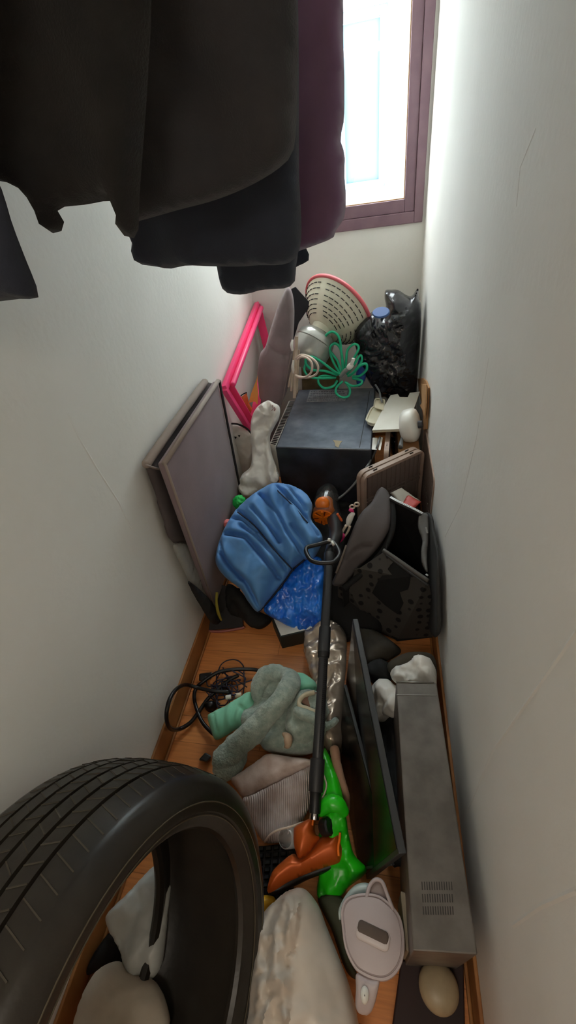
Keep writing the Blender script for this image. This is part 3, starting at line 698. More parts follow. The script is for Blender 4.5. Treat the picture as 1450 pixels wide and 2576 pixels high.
for L in ([(598, 1288), (640, 1322), (690, 1382), (740, 1437)], [(690, 1226), (735, 1270), (775, 1316)]):
    mesh('piping', *tube([zp(x, y, .062-.012*(i in (0, len(L)-1))) for i, (x, y) in enumerate(L)], .0035, 6), pip, bc)
mesh('piping', *tube([zp(x, y, .008) for x, y in ((767, 1408), (737, 1434), (720, 1458), (690, 1497), (650, 1541))], .004, 6), pip, bc)
# ---- blue plastic bag
bplas = mat('blue_polythene', (50, 140, 250), .22, (30, 104, 224), 12, spec=.7)
P = [PZ(x, y, z) for x, y, z in ((740, 1425, .2), (800, 1400, .24), (818, 1440, .2), (816, 1500, .15), (816, 1560, .09), (796, 1590, .05), (764, 1592, .05), (744, 1584, .07), (712, 1568, .09), (664, 1536, .10), (690, 1495, .13), (722, 1455, .18))]
mesh('plastic_bag', *pillow(P, .035, .02, .03, .005, mix(facets(.016, 40, .5), facets(.014, 20, .5)), 6), bplas, label='crinkled bright blue plastic bag under the folded cover', cat='bag', ang=60)
# ---- dark box with white inside
bx0 = V(PZ(711, 1632, 0)); ea = V(PZ(684, 1555, .085))-V(PZ(698, 1588, .085)); eb = V(PZ(785, 1568, .085))-V(PZ(698, 1588, .085)); ea.z = eb.z = 0
ea = ea*1.6; h = .085
q = [bx0, bx0+eb, bx0+eb+ea, bx0+ea]; up = V((0, 0, h))
dbx = thing('open_box', 'dark green open box with white lining beneath the blue bag', 'box', bx0)
mesh('box_body', *hexa(q+[p+up for p in q], .003), mat('dark_green_card', (34, 44, 42), .6), dbx, smooth=False)
mesh('white_lining', *slab([q[0].lerp(q[2], .05)+up*1.01, q[1].lerp(q[3], .05)+up*1.01, q[2]+up*1.01, q[3].lerp(q[1], .05)+up*1.01], .002, 0), cardw, dbx, smooth=False)
# ---- dark heap on the floor
P = [PZ(x, y, z) for x, y, z in ((572, 1470, .14), (604, 1485, .14), (640, 1530, .08), (684, 1556, .04), (664, 1580, .02), (640, 1580, .02), (612, 1558, .02), (585, 1545, .03), (570, 1520, .08))]
mesh('black_bag', *pillow(P, .03, .02, .03, .010, crumple(.012, 12), 16), mat('black_cloth', (22, 22, 22), .8), label='black cloth bag slumped on the floor below the blue cover', cat='bag')
tf = thing('lap_tray', 'black tray with a dusty pink edge standing on the floor', 'tray', V(PZ(565, 1586, 0)))
mesh('tray_panel', *slab([PZ(524, 1586, .012), PZ(612, 1578, .012), PY(604, 1480, 1.2), PY(548, 1470, 1.2)], .008, .002), drk, tf, smooth=False)
mesh('pink_edge', *tube([PZ(526, 1588, .008), PZ(560, 1588, .008), PZ(608, 1580, .008), PZ(614, 1576, .01)], .006, 8), mat('dusty_pink', (170, 104, 96), .5), tf)
mesh('strap', *tube([PZ(546, 1490, .21), PZ(545, 1515, .18), PZ(549, 1540, .13), PZ(557, 1560, .08)], [.006, .006, .007, .005], 8), mat('mustard_strap', (150, 138, 44), .7), label='mustard strap dangling in front of the black tray', cat='strap')
# ---- small bright things
gs = thing('scourer', 'bright green curly scourer between the board and the blue cover', 'scourer', V(PY(602, 1272, 1.5)))
bm = bmesh.new(); bmesh.ops.create_icosphere(bm, subdivisions=4, radius=.030)
for v in bm.verts: v.co *= 1+.35*ridged(v.co, 60, 3, 2)
c = V(PY(603, 1263, 1.52))
for v in bm.verts: v.co = v.co+c
vv, ff = bm_out(bm); mesh('mesh_ball', vv, ff, mat('green_mesh', (30, 196, 84), .5), gs)
mesh('bottle_cap', *lathe(PY(573, 1318, 1.38), (.3, -.8, .4), [(.001, .02), (.014, .02), (.018, .014), (.018, -.02), (.001, -.02)], 20), mat('salmon', (240, 132, 132), .4), label='salmon pink cap peeking out beside the blue cover', cat='cap', ang=40)
# pink and white tool
tl = thing('hair_clip', 'pink and white plastic clip tool with ring ends above the carrier lid', 'clip', V(PZ(870, 1360, .40)))
def r7(L, y): return [PY(700+a/6.59, 1200+b/6.59, y) for a, b in L]
pkk = mat('magenta_plastic', (206, 40, 110), .35); bei = mat('ivory_plastic', (214, 198, 180), .4)
for cx, cy in ((1230, 495), (1305, 455)):
    ringp = [(cx+38*math.cos(a), cy+30*math.sin(a)) for a in np.linspace(0, 2*math.pi, 11)[:-1]]
    mesh('ring_end', *tube(r7(ringp, 1.36), .0035, 8, closed=True), bei, tl)
mesh('magenta_joint', *tube(r7([(1180, 540), (1225, 560), (1240, 600)], 1.34), [.006, .008, .005], 8), pkk, tl)
mesh('body', *tube(r7([(1250, 600), (1210, 650), (1180, 720), (1160, 800)], 1.33), [.008, .012, .013, .009], 10), wht, tl)
mesh('arm', *tube(r7([(1130, 800), (1080, 890), (1040, 980)], 1.31), [.006, .005, .004], 8), bei, tl)
mesh('arm', *tube(r7([(1195, 810), (1160, 900), (1110, 980)], 1.31), [.005, .005, .004], 8), bei, tl)
mesh('magenta_tip', *tube(r7([(1075, 960), (1040, 1030), (1000, 1080), (970, 1150)], 1.31), [.012, .011, .007, .002], 10), pkk, tl)
mesh('keyring', *tube(r7([(985, 610), (1010, 650), (1040, 700), (1060, 730)], 1.34), [.006, .005, .006, .004], 8), mat('burnt_orange', (214, 96, 40), .4), label='small orange and white key fob beside the clip tool', cat='key fob')

mesh('shade_filler', *pillow([PZ(*p) for p in ((770, 1290, .12), (820, 1270, .14), (880, 1270, .14), (910, 1300, .14), (880, 1360, .12), (850, 1440, .08), (810, 1470, .06), (780, 1400, .08))], .05, .04, .05, .010, facets(.012, 16, .5), 6, floor=.001), mat('black_cloth', (22, 22, 22), .8), label='dark filler added to shade the gap under the vacuum handle', cat='bag')  # dark shape added so the gap under the vacuum falls black
# ================================================================== STICK VACUUM
vac_g = mat('gunmetal', (74, 76, 80), .3, metal=.6); vac_b = mat('vac_black', (28, 28, 30), .42); vac_o = mat('vac_orange', (238, 120, 20), .3)
cop = mat('copper_orange', (200, 92, 30), .42, metal=.3)
top_ = V(PZ(829, 1392, .43)); low = V(PZ(791, 2062, .17))
vc = thing('stick_vacuum', 'stick vacuum with black pole, orange cyclone and copper floor head lying on the pile', 'vacuum cleaner', (low.x, low.y, .04))
def at_(py):                                  # point on the pole seen at row py
    lo, hi = 0.0, 1.0
    for _ in range(30):
        m = (lo+hi)/2; p = top_.lerp(low, m)-V(CC); r = p.dot(V(AF)); yy = 1288-FPX*p.dot(V(AU))/r
        if yy < py: lo = m
        else: hi = m
    return top_.lerp(low, (lo+hi)/2)
def seg_(name, y0, y1, r0, r1, m, prof=None, sg=24):
    a, b = at_(y0), at_(y1); ax = (b-a); Lh = ax.length
    return mesh(name, *lathe(a, ax, [(.001, 0), (r0*.96, 0), (r0, .003), (r1, Lh-.003), (r1*.96, Lh), (.001, Lh)], sg), m, vc, ang=40)
seg_('collar', 1392, 1424, .020, .019, vac_g)
seg_('upper_pole', 1422, 1600, .0165, .0165, vac_g)
seg_('pole_clamp', 1578, 1642, .0205, .0205, vac_g)
seg_('clamp_ring', 1640, 1654, .021, .020, vac_b)
seg_('ribbed_pole', 1650, 1915, .0155, .0165, mat('graphite', (50, 51, 54), .4))
rb = MB()
for i in range(46):
    p = at_(1662+i*5.1); ax = (low-top_).normalized(); s = ax.cross(V((0, 0, 1))).normalized(); u = s.cross(ax)
    c = p-s*.0 + u*.0155*.75-s*(-.0155*.62)*-1
    rb.add(*bar(p-s*.0135+u*.0085, p-s*.004+u*.0155, .0022, .003, up=ax, bev=0))
rb.build('rack_teeth', vac_b, vc, smooth=False)
seg_('sleeve', 1908, 1992, .0215, .0215, mat('sleeve_black', (42, 42, 44), .5))
seg_('lower_pole', 1990, 2046, .0165, .0165, vac_b)
seg_('chrome_joint', 2040, 2064, .0135, .0135, mat('chrome', (190, 190, 190), .12, metal=1))
hp = [(771, 1379), (800, 1370), (826, 1363), (838, 1362), (855, 1391), (842, 1412), (828, 1416), (797, 1415), (778, 1404)]
mesh('handle_loop', *tube([PZ(x, y, .455) for x, y in hp], .0082, 10, closed=True, sm=4), vac_b, vc)
mesh('handle_button', *tube([PZ(829, 1355, .47), PZ(828, 1362, .465)], .006, 10, sm=1), silver, vc)
mesh('handle_accent', *tube([PZ(835, 1362, .463), PZ(840, 1371, .463)], .0055, 10, sm=1), silver, vc)
bt = V(PY(814, 1300, 1.44)); bn = V(PY(821, 1226, 1.58)); bax = V((.06, .93, .16)).normalized(); BL = .17
mesh('motor_body', *tube([top_+V((0, 0, -.005)), PZ(840, 1362, .41), PZ(846, 1338, .38), bt+bax*.10+V((.02, .02, -.06))], [.020, .024, .028, .036], 20), vac_b, vc)
bin_m = mat('smoked_clear', (60, 58, 56), .08, alpha=.45, spec=.8)
db = mesh('dust_bin', *lathe(bt, bax, [(.052, -.004), (.057, .0), (.057, BL*.5), (.05, BL*.85), (.03, BL*1.05), (.001, BL*1.08)], 40), bin_m, vc, ang=50)
cy = mesh('cyclone', *lathe(bt, bax, [(.001, -.006), (.046, -.006), (.050, 0), (.050, .03), (.038, .06), (.03, .1), (.001, .1)], 40), vac_o, vc, ang=40)
fu = V((0, 0, 1)); fu = (fu-bax*fu.dot(bax)).normalized(); fw = bax.cross(fu)
bl = MB(); gp = MB()
for k in range(6):
    a = math.radians(90+k*60+30); d = fu*math.cos(a)+fw*math.sin(a)
    bl.add(*bar(bt-bax*.009, bt-bax*.009+d*.044, .011, .008, up=bax, bev=.001))
    a2 = a+math.radians(17); d2 = fu*math.cos(a2)+fw*math.sin(a2); gp.add(*bar(bt-bax*.0065+d2*.012, bt-bax*.0065+d2*.044, .006, .002, up=bax, bev=0))
bl.build('vanes', vac_o, cy, smooth=False); gp.build('gaps', mat('orange_shadow', (120, 52, 10), .6), cy, smooth=False)
mesh('upper_dome', *lathe(V(PY(811, 1268, 1.455)), (bax*-.8+V((0, 0, .6))), [(.030, -.02), (.032, .0), (.026, .010), (.015, .014), (.001, .015)], 30), vac_o, vc)
# floor head
def c4(L, z): return [PZ(620+x/5.18, 2040+y/5.18, z) for x, y in L]
hz = .11
mesh('head_base', *slab(c4([(270, 1090), (300, 850), (390, 730), (640, 560), (1200, 270), (1290, 300), (1320, 500), (1290, 640), (1150, 740), (800, 870), (420, 1060)], hz-.022), .03, .008, 3), vac_b, vc, ang=40)
mesh('head_cover', *pillow(c4([(288, 1070), (312, 860), (390, 730), (600, 560), (700, 600), (850, 470), (960, 350), (1100, 290), (1210, 262), (1262, 330), (1268, 560), (1215, 670), (1040, 730), (840, 800), (560, 920)], hz-.01), .042, .01, .05, .006, None, 1, power=.55), cop, vc, ang=60)
mesh('neck_cover', *pillow(c4([(690, 625), (655, 560), (622, 440), (618, 280), (640, 200), (800, 110), (890, 62), (950, 85), (905, 130), (890, 220), (905, 300), (960, 350), (880, 470), (780, 580)], hz+.02), .034, .01, .04, .006, None, 1, power=.55), cop, vc, ang=60)
hl = mat('lit_orange_edge', (255, 124, 36), .35)  # bright orange strips paint light catching the edges of the head
mesh('edge_highlight', *tube(c4([(1222, 285), (1215, 380), (1200, 470), (1205, 590)], hz+.028), .0035, 8), hl, vc)
mesh('edge_highlight', *tube(c4([(915, 72), (872, 120), (862, 190)], hz+.045), .003, 8), hl, vc)
mesh('pivot_wheel', *lathe(c4([(1045, 210)], hz+.03)[0], (.75, .1, .5), [(.001, -.014), (.020, -.014), (.022, -.01), (.022, .01), (.018, .014), (.001, .012)], 28), vac_b, vc, ang=40)

# ================================================================== PET CARRIER
cg = mat('carrier_lid', (82, 76, 76), .75, (92, 84, 84), 8, bump=.2, bscale=180); cd = mat('carrier_mesh', (30, 30, 31), .9); cbk = mat('carrier_black', (13, 13, 14), .85)
cgr = mat('carrier_grey', (110, 110, 108), .8, bump=.3, bscale=200); zipm = mat('zip_metal', (150, 150, 146), .35, metal=.5)
dot = bpy.data.materials.new('perforated_leather'); dot.use_nodes = True
def _dot():
    N = dot.node_tree.nodes; L = dot.node_tree.links; b = N['Principled BSDF']; tc = N.new('ShaderNodeTexCoord')
    vo = N.new('ShaderNodeTexVoronoi'); vo.inputs['Scale'].default_value = 26; vo.inputs['Randomness'].default_value = .25
    L.new(tc.outputs['Object'], vo.inputs['Vector']); r = N.new('ShaderNodeValToRGB'); r.color_ramp.elements[0].position = .28; r.color_ramp.elements[1].position = .34
    r.color_ramp.elements[0].color = rgb(12, 12, 12); r.color_ramp.elements[1].color = rgb(66, 62, 58)
    L.new(vo.outputs['Distance'], r.inputs['Fac']); L.new(r.outputs['Color'], b.inputs['Base Color']); b.inputs['Roughness'].default_value = .8
_dot()
pc = thing('pet_carrier', 'open black fabric pet carrier with zip edges standing against the wall', 'pet carrier', (.05, 1.15, 0))
lid = [(965, 1226, .47), (950, 1234, .465), (936, 1262, .45), (905, 1296, .43), (876, 1362, .37), (848, 1437, .29), (836, 1470, .24), (864, 1470, .24), (905, 1425, .28), (942, 1390, .33), (970, 1350, .38), (983, 1318, .41), (983, 1252, .455)]
LP = [PZ(*p) for p in lid]
mesh('lid', *pillow(LP, .02, .02, .03, .009, soft(.003, 12), 3, creases=[([PZ(868, 1412, .30), PZ(890, 1390, .32), (PZ(915, 1372, .35)), PZ(935, 1372, .36)], .014, .005)]), cg, pc)
mesh('dark_filler', *pillow([PZ(*p) for p in ((835, 1440, .12), (900, 1420, .2), (960, 1480, .1), (960, 1590, .03), (900, 1610, .01), (835, 1600, .01))], .03, .02, .03, .010, soft(.01, 10), 3, floor=.001), cbk, pc)  # dark shape added to darken the open gap below the lid
_a, _b = V(PZ(862, 1472, .235)), V(PZ(984, 1322, .40))
mesh('lining', *slab([_a, _b, V((_b.x, _b.y, .02)), V((_a.x, _a.y, .02))], .006, .002), cbk, pc, smooth=False)
mesh('lid_gusset', *tube([PZ(984, 1250, .45), PZ(990, 1300, .42), PZ(984, 1345, .38), PZ(960, 1390, .33), PZ(920, 1435, .27), PZ(865, 1480, .22)], .012, 10), cd, pc)
def quad(name, L, m, th=.006, **k): return mesh(name, *slab([PZ(*p) for p in L], th, .002), m, pc, smooth=False, **k)
quad('front_panel', [(850, 1440, .26), (905, 1430, .29), (968, 1388, .37), (1078, 1462, .36), (1106, 1600, .03), (1000, 1612, .01), (930, 1580, .01), (850, 1500, .10)], dot)
quad('mesh_window', [(990, 1414, .362), (1034, 1450, .355), (1026, 1500, .25), (1001, 1546, .15), (970, 1524, .17), (936, 1492, .21), (952, 1460, .28)], cbk, .004)
quad('inner_back', [(984, 1262, .43), (1062, 1292, .43), (1085, 1330, .35), (1078, 1462, .05), (968, 1388, .08)], cbk)
quad('inner_side', [(984, 1262, .43), (984, 1330, .38), (968, 1388, .36), (940, 1420, .1), (984, 1330, .08)], cbk)
quad('base_board', [(984, 1322, .03), (1085, 1330, .03), (1106, 1600, .025), (1000, 1612, .02), (862, 1490, .03)], cbk)
mesh('wall_side', *pillow(pts3('x', [(1050, 1288), (1062, 1290), (1082, 1292), (1090, 1330), (1102, 1400), (1104, 1500), (1104, 1590), (1090, 1600), (1078, 1560), (1078, 1460), (1073, 1400), (1068, 1340)], .214), .005, .01, .02, .009, soft(.004, 10), 5), mat('carrier_side', (48, 47, 46), .8, bump=.2, bscale=180), pc)
mesh('grey_gusset', *pillow([PZ(*p) for p in ((1058, 1292, .435), (1078, 1296, .43), (1080, 1340, .40), (1076, 1400, .36), (1076, 1440, .34), (1062, 1420, .34), (1060, 1385, .37), (1063, 1360, .38), (1053, 1330, .40), (1052, 1310, .42))], .01, .004, .015, .006, soft(.003, 25), 5), cgr, pc)
mesh('crossbar', *tube([PZ(965, 1384, .375), PZ(1000, 1408, .37), PZ(1040, 1436, .368), PZ(1078, 1462, .365)], .0085, 10), mat('piping_grey', (84, 80, 76), .7), pc)
mesh('crossbar', *tube([PZ(972, 1396, .37), PZ(1004, 1420, .365), PZ(1042, 1448, .362), PZ(1078, 1474, .36)], .005, 8), mat('piping_dark', (44, 42, 40), .7), pc)
zp_ = [PZ(983, 1254, .46), PZ(1005, 1266, .455), PZ(1035, 1280, .45), PZ(1062, 1294, .44)]
mesh('zip_tape', *tube(zp_, .008, 8), mat('zip_tape', (54, 54, 54), .7), pc)
zt = MB(); zc = cr(zp_, 10)
for a in zc[::1]: zt.add(*bar(V(a)+V((-.003, -.004, .006)), V(a)+V((.004, .003, .0075)), .003, .003, bev=0))
zt.build('zip_teeth', zipm, pc, smooth=False)
mesh('zip_pull', *bar(PZ(1072, 1326, .43), PZ(1076, 1342, .42), .008, .004), zipm, pc, smooth=False)
mesh('zip_pull', *bar(PZ(1072, 1444, .37), PZ(1078, 1449, .37), .008, .004), zipm, pc, smooth=False)
mesh('frame_rod', *tube([PZ(872, 1372, .36), PZ(858, 1410, .33), PZ(846, 1442, .29)], .005, 8), mat('pale_rod', (124, 112, 100), .5), pc)
# ================================================================== CABLES ON THE FLOOR
blkc = mat('black_flex', (20, 20, 22), .35)
def c5(L, z):
    out = []
    for p in L:
        x, y = 380+p[0]/4.53, 1480+p[1]/4.53; q = PZ(x, y, p[2] if len(p) > 2 else z)
        if q[0] < XL+.03: q = PX(x, y, XL+.03)
        out.append(q)
    return out
pcord = thing('power_cable', 'thick black power cord looping over the baseboard and floor', 'cable', V(PZ(500, 1750, 0)))
mesh('flex', *tube(c5([(1300, 950, .03), (1150, 925, .03), (950, 925, .04), (760, 960, .05), (600, 1060, .045), (510, 1150, .03), (495, 1260, .02), (530, 1400, .02), (590, 1530, .02), (680, 1630, .02), (740, 1680, .02)], .03), .0075, 8), blkc, pcord)
mesh('flex', *tube(c5([(900, 1180, .05), (700, 1170, .06), (520, 1130, .06), (400, 1100, .06), (300, 1140, .06), (220, 1250, .07), (180, 1400, .07), (185, 1530, .06), (230, 1600, .05), (320, 1605, .03), (450, 1530, .02), (550, 1400, .02), (640, 1270, .02), (720, 1190, .03), (800, 1120, .03), (900, 1040, .03), (1000, 990, .03)], .03), .0075, 8), blkc, pcord)
mesh('plug', *hexa([V(p) for p in c5([(545, 1060), (690, 1040), (700, 960), (550, 980)], .015)]+[V(p) for p in c5([(548, 1050), (690, 1030), (700, 952), (552, 972)], .045)], .004), blkc, pcord, smooth=False)
wire = mat('violet_wire', (44, 42, 62), .4)
tw = thing('wire_tangle', 'tangle of thin dark wires with white connectors on the floor', 'wires', V(PZ(575, 1750, 0)))
rnd = random.Random(11)
for i in range(11):
    cx, cy = rnd.uniform(760, 950), rnd.uniform(960, 1260); rx, ry = rnd.uniform(60, 190), rnd.uniform(60, 170); ph = rnd.uniform(0, 6)
    P = []
    for k in range(9):
        a = ph+k/8*math.pi*rnd.uniform(1.3, 1.7); P.append((cx+rx*math.cos(a)*rnd.uniform(.8, 1.1), cy+ry*math.sin(a)*rnd.uniform(.8, 1.1), rnd.uniform(.008, .05)))
    mesh('wire', *tube(c5(P, .02), .0026, 6), wire, tw)
mesh('wire', *tube(c5([(760, 960), (800, 870), (880, 820), (980, 820), (1050, 880), (1060, 960), (1065, 1080), (1050, 1200)], .012), .0026, 6), wire, tw)
mesh('wire', *tube(c5([(680, 1100), (800, 1120), (950, 1110), (1080, 1070), (1220, 1020)], .03), .003, 6), wire, tw)
mesh('connector', *tube(c5([(855, 1245, .045), (915, 1238, .045)], .04), .009, 10, sm=1), wht, tw)
mesh('connector', *tube(c5([(965, 1225, .035), (1030, 1215, .035)], .04), .010, 10, sm=1), mat('cream_conn', (226, 214, 190), .4), tw)
mesh('plug_block', *pillow(c5([(610, 1340), (660, 1300), (740, 1290), (760, 1350), (700, 1410), (640, 1400)], .015), .03, .01, .02, .008, crumple(.004, 30), 3), blkc, tw)
mesh('adapter', *hexa([V(p) for p in c5([(545, 1960), (640, 1990), (690, 1920), (620, 1880)], .004)]+[V(p) for p in c5([(545, 1950), (640, 1978), (690, 1908), (620, 1868)], .04)], .004), blkc, smooth=False, label='small black adapter half under the fleece jacket by the tyre', cat='adapter')

# ================================================================== CLOTHES ON THE FLOOR
fl = mat('grey_green_fleece', (178, 192, 180), .98, (146, 164, 154), 45, bump=1.0, bscale=120, bdist=.006, sheen=.4)
mint = mat('mint_cotton', (150, 224, 190), .85, (136, 208, 176), 12, bump=.25, bscale=160, sheen=.15)
def c6(L, z=.08): return [PZ(380+p[0]/2.788, 1540+p[1]/2.788, p[2] if len(p) > 2 else z) for p in L]
fj = thing('fleece_jacket', 'grey green fleece jacket with mint lining twisted on the floor', 'jacket', V(PZ(700, 1800, 0)))
lump = mix(soft(.012, 14), crumple(.007, 14, 3))
mesh('jacket_body', *pillow(c6([(720, 620, .06), (740, 520, .08), (800, 430, .1), (920, 410, .12), (1010, 440, .12), (1040, 540, .1), (1110, 560, .1), (1200, 600, .1), (1300, 680, .08), (1330, 800, .06), (1290, 900, .05), (1130, 990, .05), (980, 1010, .04), (820, 980, .04), (760, 920, .05), (700, 860, .05), (640, 800, .05), (640, 700, .05)]),
     .055, .03, .05, .008, mix(lump, folds((.8, -.5, 0), .008, 6, .7, 4)), 3, floor=.002), fl, fj)
w_ = lambda p, t: .006*smoothn(p, 20, 3)+.004*ridged(p, 26, 2, 2)
mesh('sleeve', *tube(c6([(540, 1130, .05), (520, 1040, .075), (590, 950, .1), (700, 850, .14), (800, 740, .17), (890, 640, .19), (960, 540, .19), (985, 470, .17), (930, 430, .15)]), [.035, .044, .042, .042, .036, .036, .036, .034, .03], 20, wr=w_, flat=.8), fl, fj)
mesh('sleeve', *tube(c6([(900, 430, .16), (820, 440, .15), (770, 500, .13), (760, 570, .11), (800, 600, .1), (850, 560, .12), (880, 480, .14)]), [.034, .036, .036, .034, .03, .03, .026], 18, wr=w_, flat=.85), fl, fj)
mesh('cuff', *tube(c6([(480, 1080, .06), (520, 1100, .06), (600, 1060, .05), (640, 980, .06)]), [.030, .034, .03, .02], 16, wr=w_), fl, fj)
mesh('hood', *pillow(c6([(990, 640, .12), (1040, 560, .13), (1130, 545, .14), (1220, 590, .13), (1240, 700, .13), (1210, 800, .12), (1180, 880, .1), (1080, 930, .1), (980, 900, .1), (945, 830, .1), (950, 730, .11)]), .05, .03, .045, .008, mix(lump), 7), fl, fj)
lin_m = mat('cream_lining', (196, 170, 142), .9, (150, 112, 92), 20, bump=.3, bscale=150)
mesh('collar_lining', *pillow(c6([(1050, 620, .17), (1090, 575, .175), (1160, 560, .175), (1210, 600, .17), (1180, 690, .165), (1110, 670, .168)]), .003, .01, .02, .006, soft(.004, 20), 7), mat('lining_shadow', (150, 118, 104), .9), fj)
mesh('collar_edge', *tube(c6([(1150, 562, .185), (1080, 580, .185), (1040, 625, .18), (1050, 660, .18), (1110, 680, .18), (1155, 700, .18)]), .008, 10, wr=lambda p, t: .002*smoothn(p, 60)), mat('cream_trim', (206, 196, 168), .9, bump=.5, bscale=200), fj)
mesh('collar_fold', *tube(c6([(1020, 690, .17), (1080, 725, .175), (1150, 745, .175), (1210, 800, .16), (1300, 760, .13)]), [.014, .018, .018, .016, .012], 12, wr=w_), fl, fj)
mesh('cuff_lining', *tube(c6([(925, 850, .15), (960, 880, .155), (960, 930, .15), (940, 945, .14)]), [.004, .014, .012, .004], 10), lin_m, fj)
mesh('mint_lining', *pillow(c6([(400, 740, .06), (440, 705, .07), (560, 640, .07), (700, 560, .07), (740, 640, .08), (760, 730, .08), (700, 780, .07), (600, 820, .06), (520, 870, .05), (455, 895, .04), (425, 840, .05)]), .035, .02, .035, .007, mix(folds((.7, .5, 0), .006, 14, .8, 8), soft(.006, 20)), 8, creases=[(c6([(448, 700, .07), (470, 760, .06), (480, 850, .05)]), .008, .004), (c6([(640, 680, .07), (690, 720, .08), (650, 760, .08)]), .012, .006)]), mint, fj)
mesh('mint_lining', *pillow(c6([(1010, 440, .1), (1060, 425, .11), (1120, 460, .11), (1160, 500, .11), (1158, 550, .1), (1080, 562, .1), (1020, 560, .09)]), .03, .02, .03, .007, mix(folds((.3, .8, 0), .004, 16, .8, 8)), 9), mint, fj)
# ribbed knit
knit = bpy.data.materials.new('beige_rib_knit'); knit.use_nodes = True
def _knit():
    N = knit.node_tree.nodes; L = knit.node_tree.links; b = N['Principled BSDF']; tc = N.new('ShaderNodeTexCoord')
    mp = N.new('ShaderNodeMapping'); mp.inputs['Rotation'].default_value = (0, 0, math.radians(-8))
    wv = N.new('ShaderNodeTexWave'); wv.inputs['Scale'].default_value = 52; wv.inputs['Distortion'].default_value = .6; wv.inputs['Detail Scale'].default_value = .4
    L.new(tc.outputs['Object'], mp.inputs['Vector']); L.new(mp.outputs['Vector'], wv.inputs['Vector'])
    n = N.new('ShaderNodeTexNoise'); n.inputs['Scale'].default_value = 14; L.new(tc.outputs['Object'], n.inputs['Vector'])
    r = N.new('ShaderNodeValToRGB'); r.color_ramp.elements[0].color = rgb(186, 164, 154); r.color_ramp.elements[1].color = rgb(228, 214, 210); r.color_ramp.elements[0].position = .3; r.color_ramp.elements[1].position = .55
    L.new(n.outputs['Fac'], r.inputs['Fac']); L.new(r.outputs['Color'], b.inputs['Base Color']); b.inputs['Roughness'].default_value = .95
    bp = N.new('ShaderNodeBump'); bp.inputs['Strength'].default_value = .9; bp.inputs['Distance'].default_value = .004
    L.new(wv.outputs['Fac'], bp.inputs['Height']); L.new(bp.outputs['Normal'], b.inputs['Normal'])
_knit()
kn = thing('knitted_sweater', 'beige ribbed sweater lying between the tyre and the vacuum pole', 'sweater', V(PZ(700, 2000, 0)))
mesh('ribbed_body', *pillow(c6([(640, 1310, .05), (720, 1270, .06), (900, 1180, .075), (1080, 1090, .08), (1150, 1060, .08), (1140, 1200, .08), (1120, 1340, .07), (1060, 1470, .06), (960, 1590, .04), (870, 1620, .03), (780, 1600, .03), (700, 1450, .04)]), .03, .02, .04, .008, mix(soft(.014, 9), soft(.006, 22)), 4, floor=.001), knit, kn)
mesh('folded_top', *pillow(c6([(560, 1170, .04), (640, 1120, .05), (760, 1040, .07), (830, 995, .08), (960, 1010, .08), (1150, 1040, .08), (1120, 1090, .085), (940, 1170, .08), (760, 1260, .07), (660, 1310, .05), (600, 1240, .04)]), .03, .02, .035, .008, mix(soft(.012, 10), crumple(.004, 14)), 5), mat('beige_felt', (220, 202, 194), .95, (184, 160, 148), 18, bump=.35, bscale=180), kn)

# ================================================================== FOIL WRAP, BLACK PANELS, METAL CASE
foil = mat('champagne_foil', (206, 190, 172), .24, (176, 160, 144), 14, metal=.6)
mesh('foil_wrap', *pillow([PZ(*p) for p in ((778, 1600, .02), (800, 1575, .05), (836, 1562, .08), (868, 1590, .08), (872, 1650, .1), (864, 1760, .1), (858, 1880, .08), (822, 1890, .05), (800, 1820, .04), (786, 1700, .03), (772, 1650, .02))], .05, .02, .04, .006, mix(facets(.010, 32, .5), facets(.014, 17, .5)), 4, floor=.002), foil, label='crinkled champagne foil wrap behind the vacuum pole', cat='foil wrap', ang=60)
gls = mat('glossy_black', (14, 14, 15), .25, spec=.3, bump=.05, bscale=10); frm = mat('panel_frame', (58, 60, 62), .4)
def panel(label, tf, tn, bn, bf, th):
    tf, tn, bn, bf = [V(PZ(*p)) for p in (tf, tn, bn, bf)]
    t = thing('flat_screen', label, 'screen', (bf+bn)/2, 'black screens leaning side by side')
    n = (tn-tf).cross(bf-tf).normalized()
    if n.x > 0: n = -n
    mesh('panel_back', *slab([tf, tn, bn, bf], th, .002, n=n), frm, t, smooth=False)
    c = (tf+tn+bn+bf)/4; q = [p.lerp(c, .035)+n*.0015 for p in (tf, tn, bn, bf)]
    mesh('glass_front', *slab(q, .002, 0, n=n), gls, t, smooth=False)
    return t
panel('tall black flat screen nearest the metal case with a grey edge', (888, 1557, .37), (1004, 2148, .36), (922, 2212, .02), (868, 1745, .0), .018)
panel('second black flat screen, in front of the grey edged one', (866, 1722, .22), (985, 2178, .24), (905, 2190, .01), (852, 1905, .0), .010)
stl = mat('brushed_steel', (122, 117, 111), .42, (100, 95, 90), 16, metal=.4, bump=.06, bscale=30)
pcs = thing('metal_case', 'long grey steel computer case lying on its side along the wall', 'case', (.13, .4, 0))
q = [V(PZ(997, 1716, .352)), V(PZ(1099, 1718, .352)), V(PZ(1203, 2402, .352)), V(PZ(1040, 2392, .352))]
q = [q[3], q[2], q[1], q[0]]
dn = [V((p.x, p.y, .0)) for p in q]
mesh('case_shell', *hexa(dn+q, .003), stl, pcs, smooth=False)
mesh('fold_line', *bar(V(PZ(998, 1748, .353)), V(PZ(1098, 1749, .353)), .002, .0015, bev=0), mat('steel_light', (150, 148, 144), .3, metal=.6), pcs, smooth=False)
mesh('front_edge', *tube([V(PZ(997, 1715, .353)), V(PZ(1093, 1717, .353))], .002, 6, sm=1), mat('steel_light', (150, 148, 144), .3, metal=.6), pcs)
sl = MB(); 
for r in range(3):
    for k in range(13):
        x = 1062+k*6.2+r*1.5; y = 2218+r*31
        sl.add(*bar(V(PZ(x, y, .3525)), V(PZ(x+1.5, y+21, .3525)), .0022, .001, bev=0))
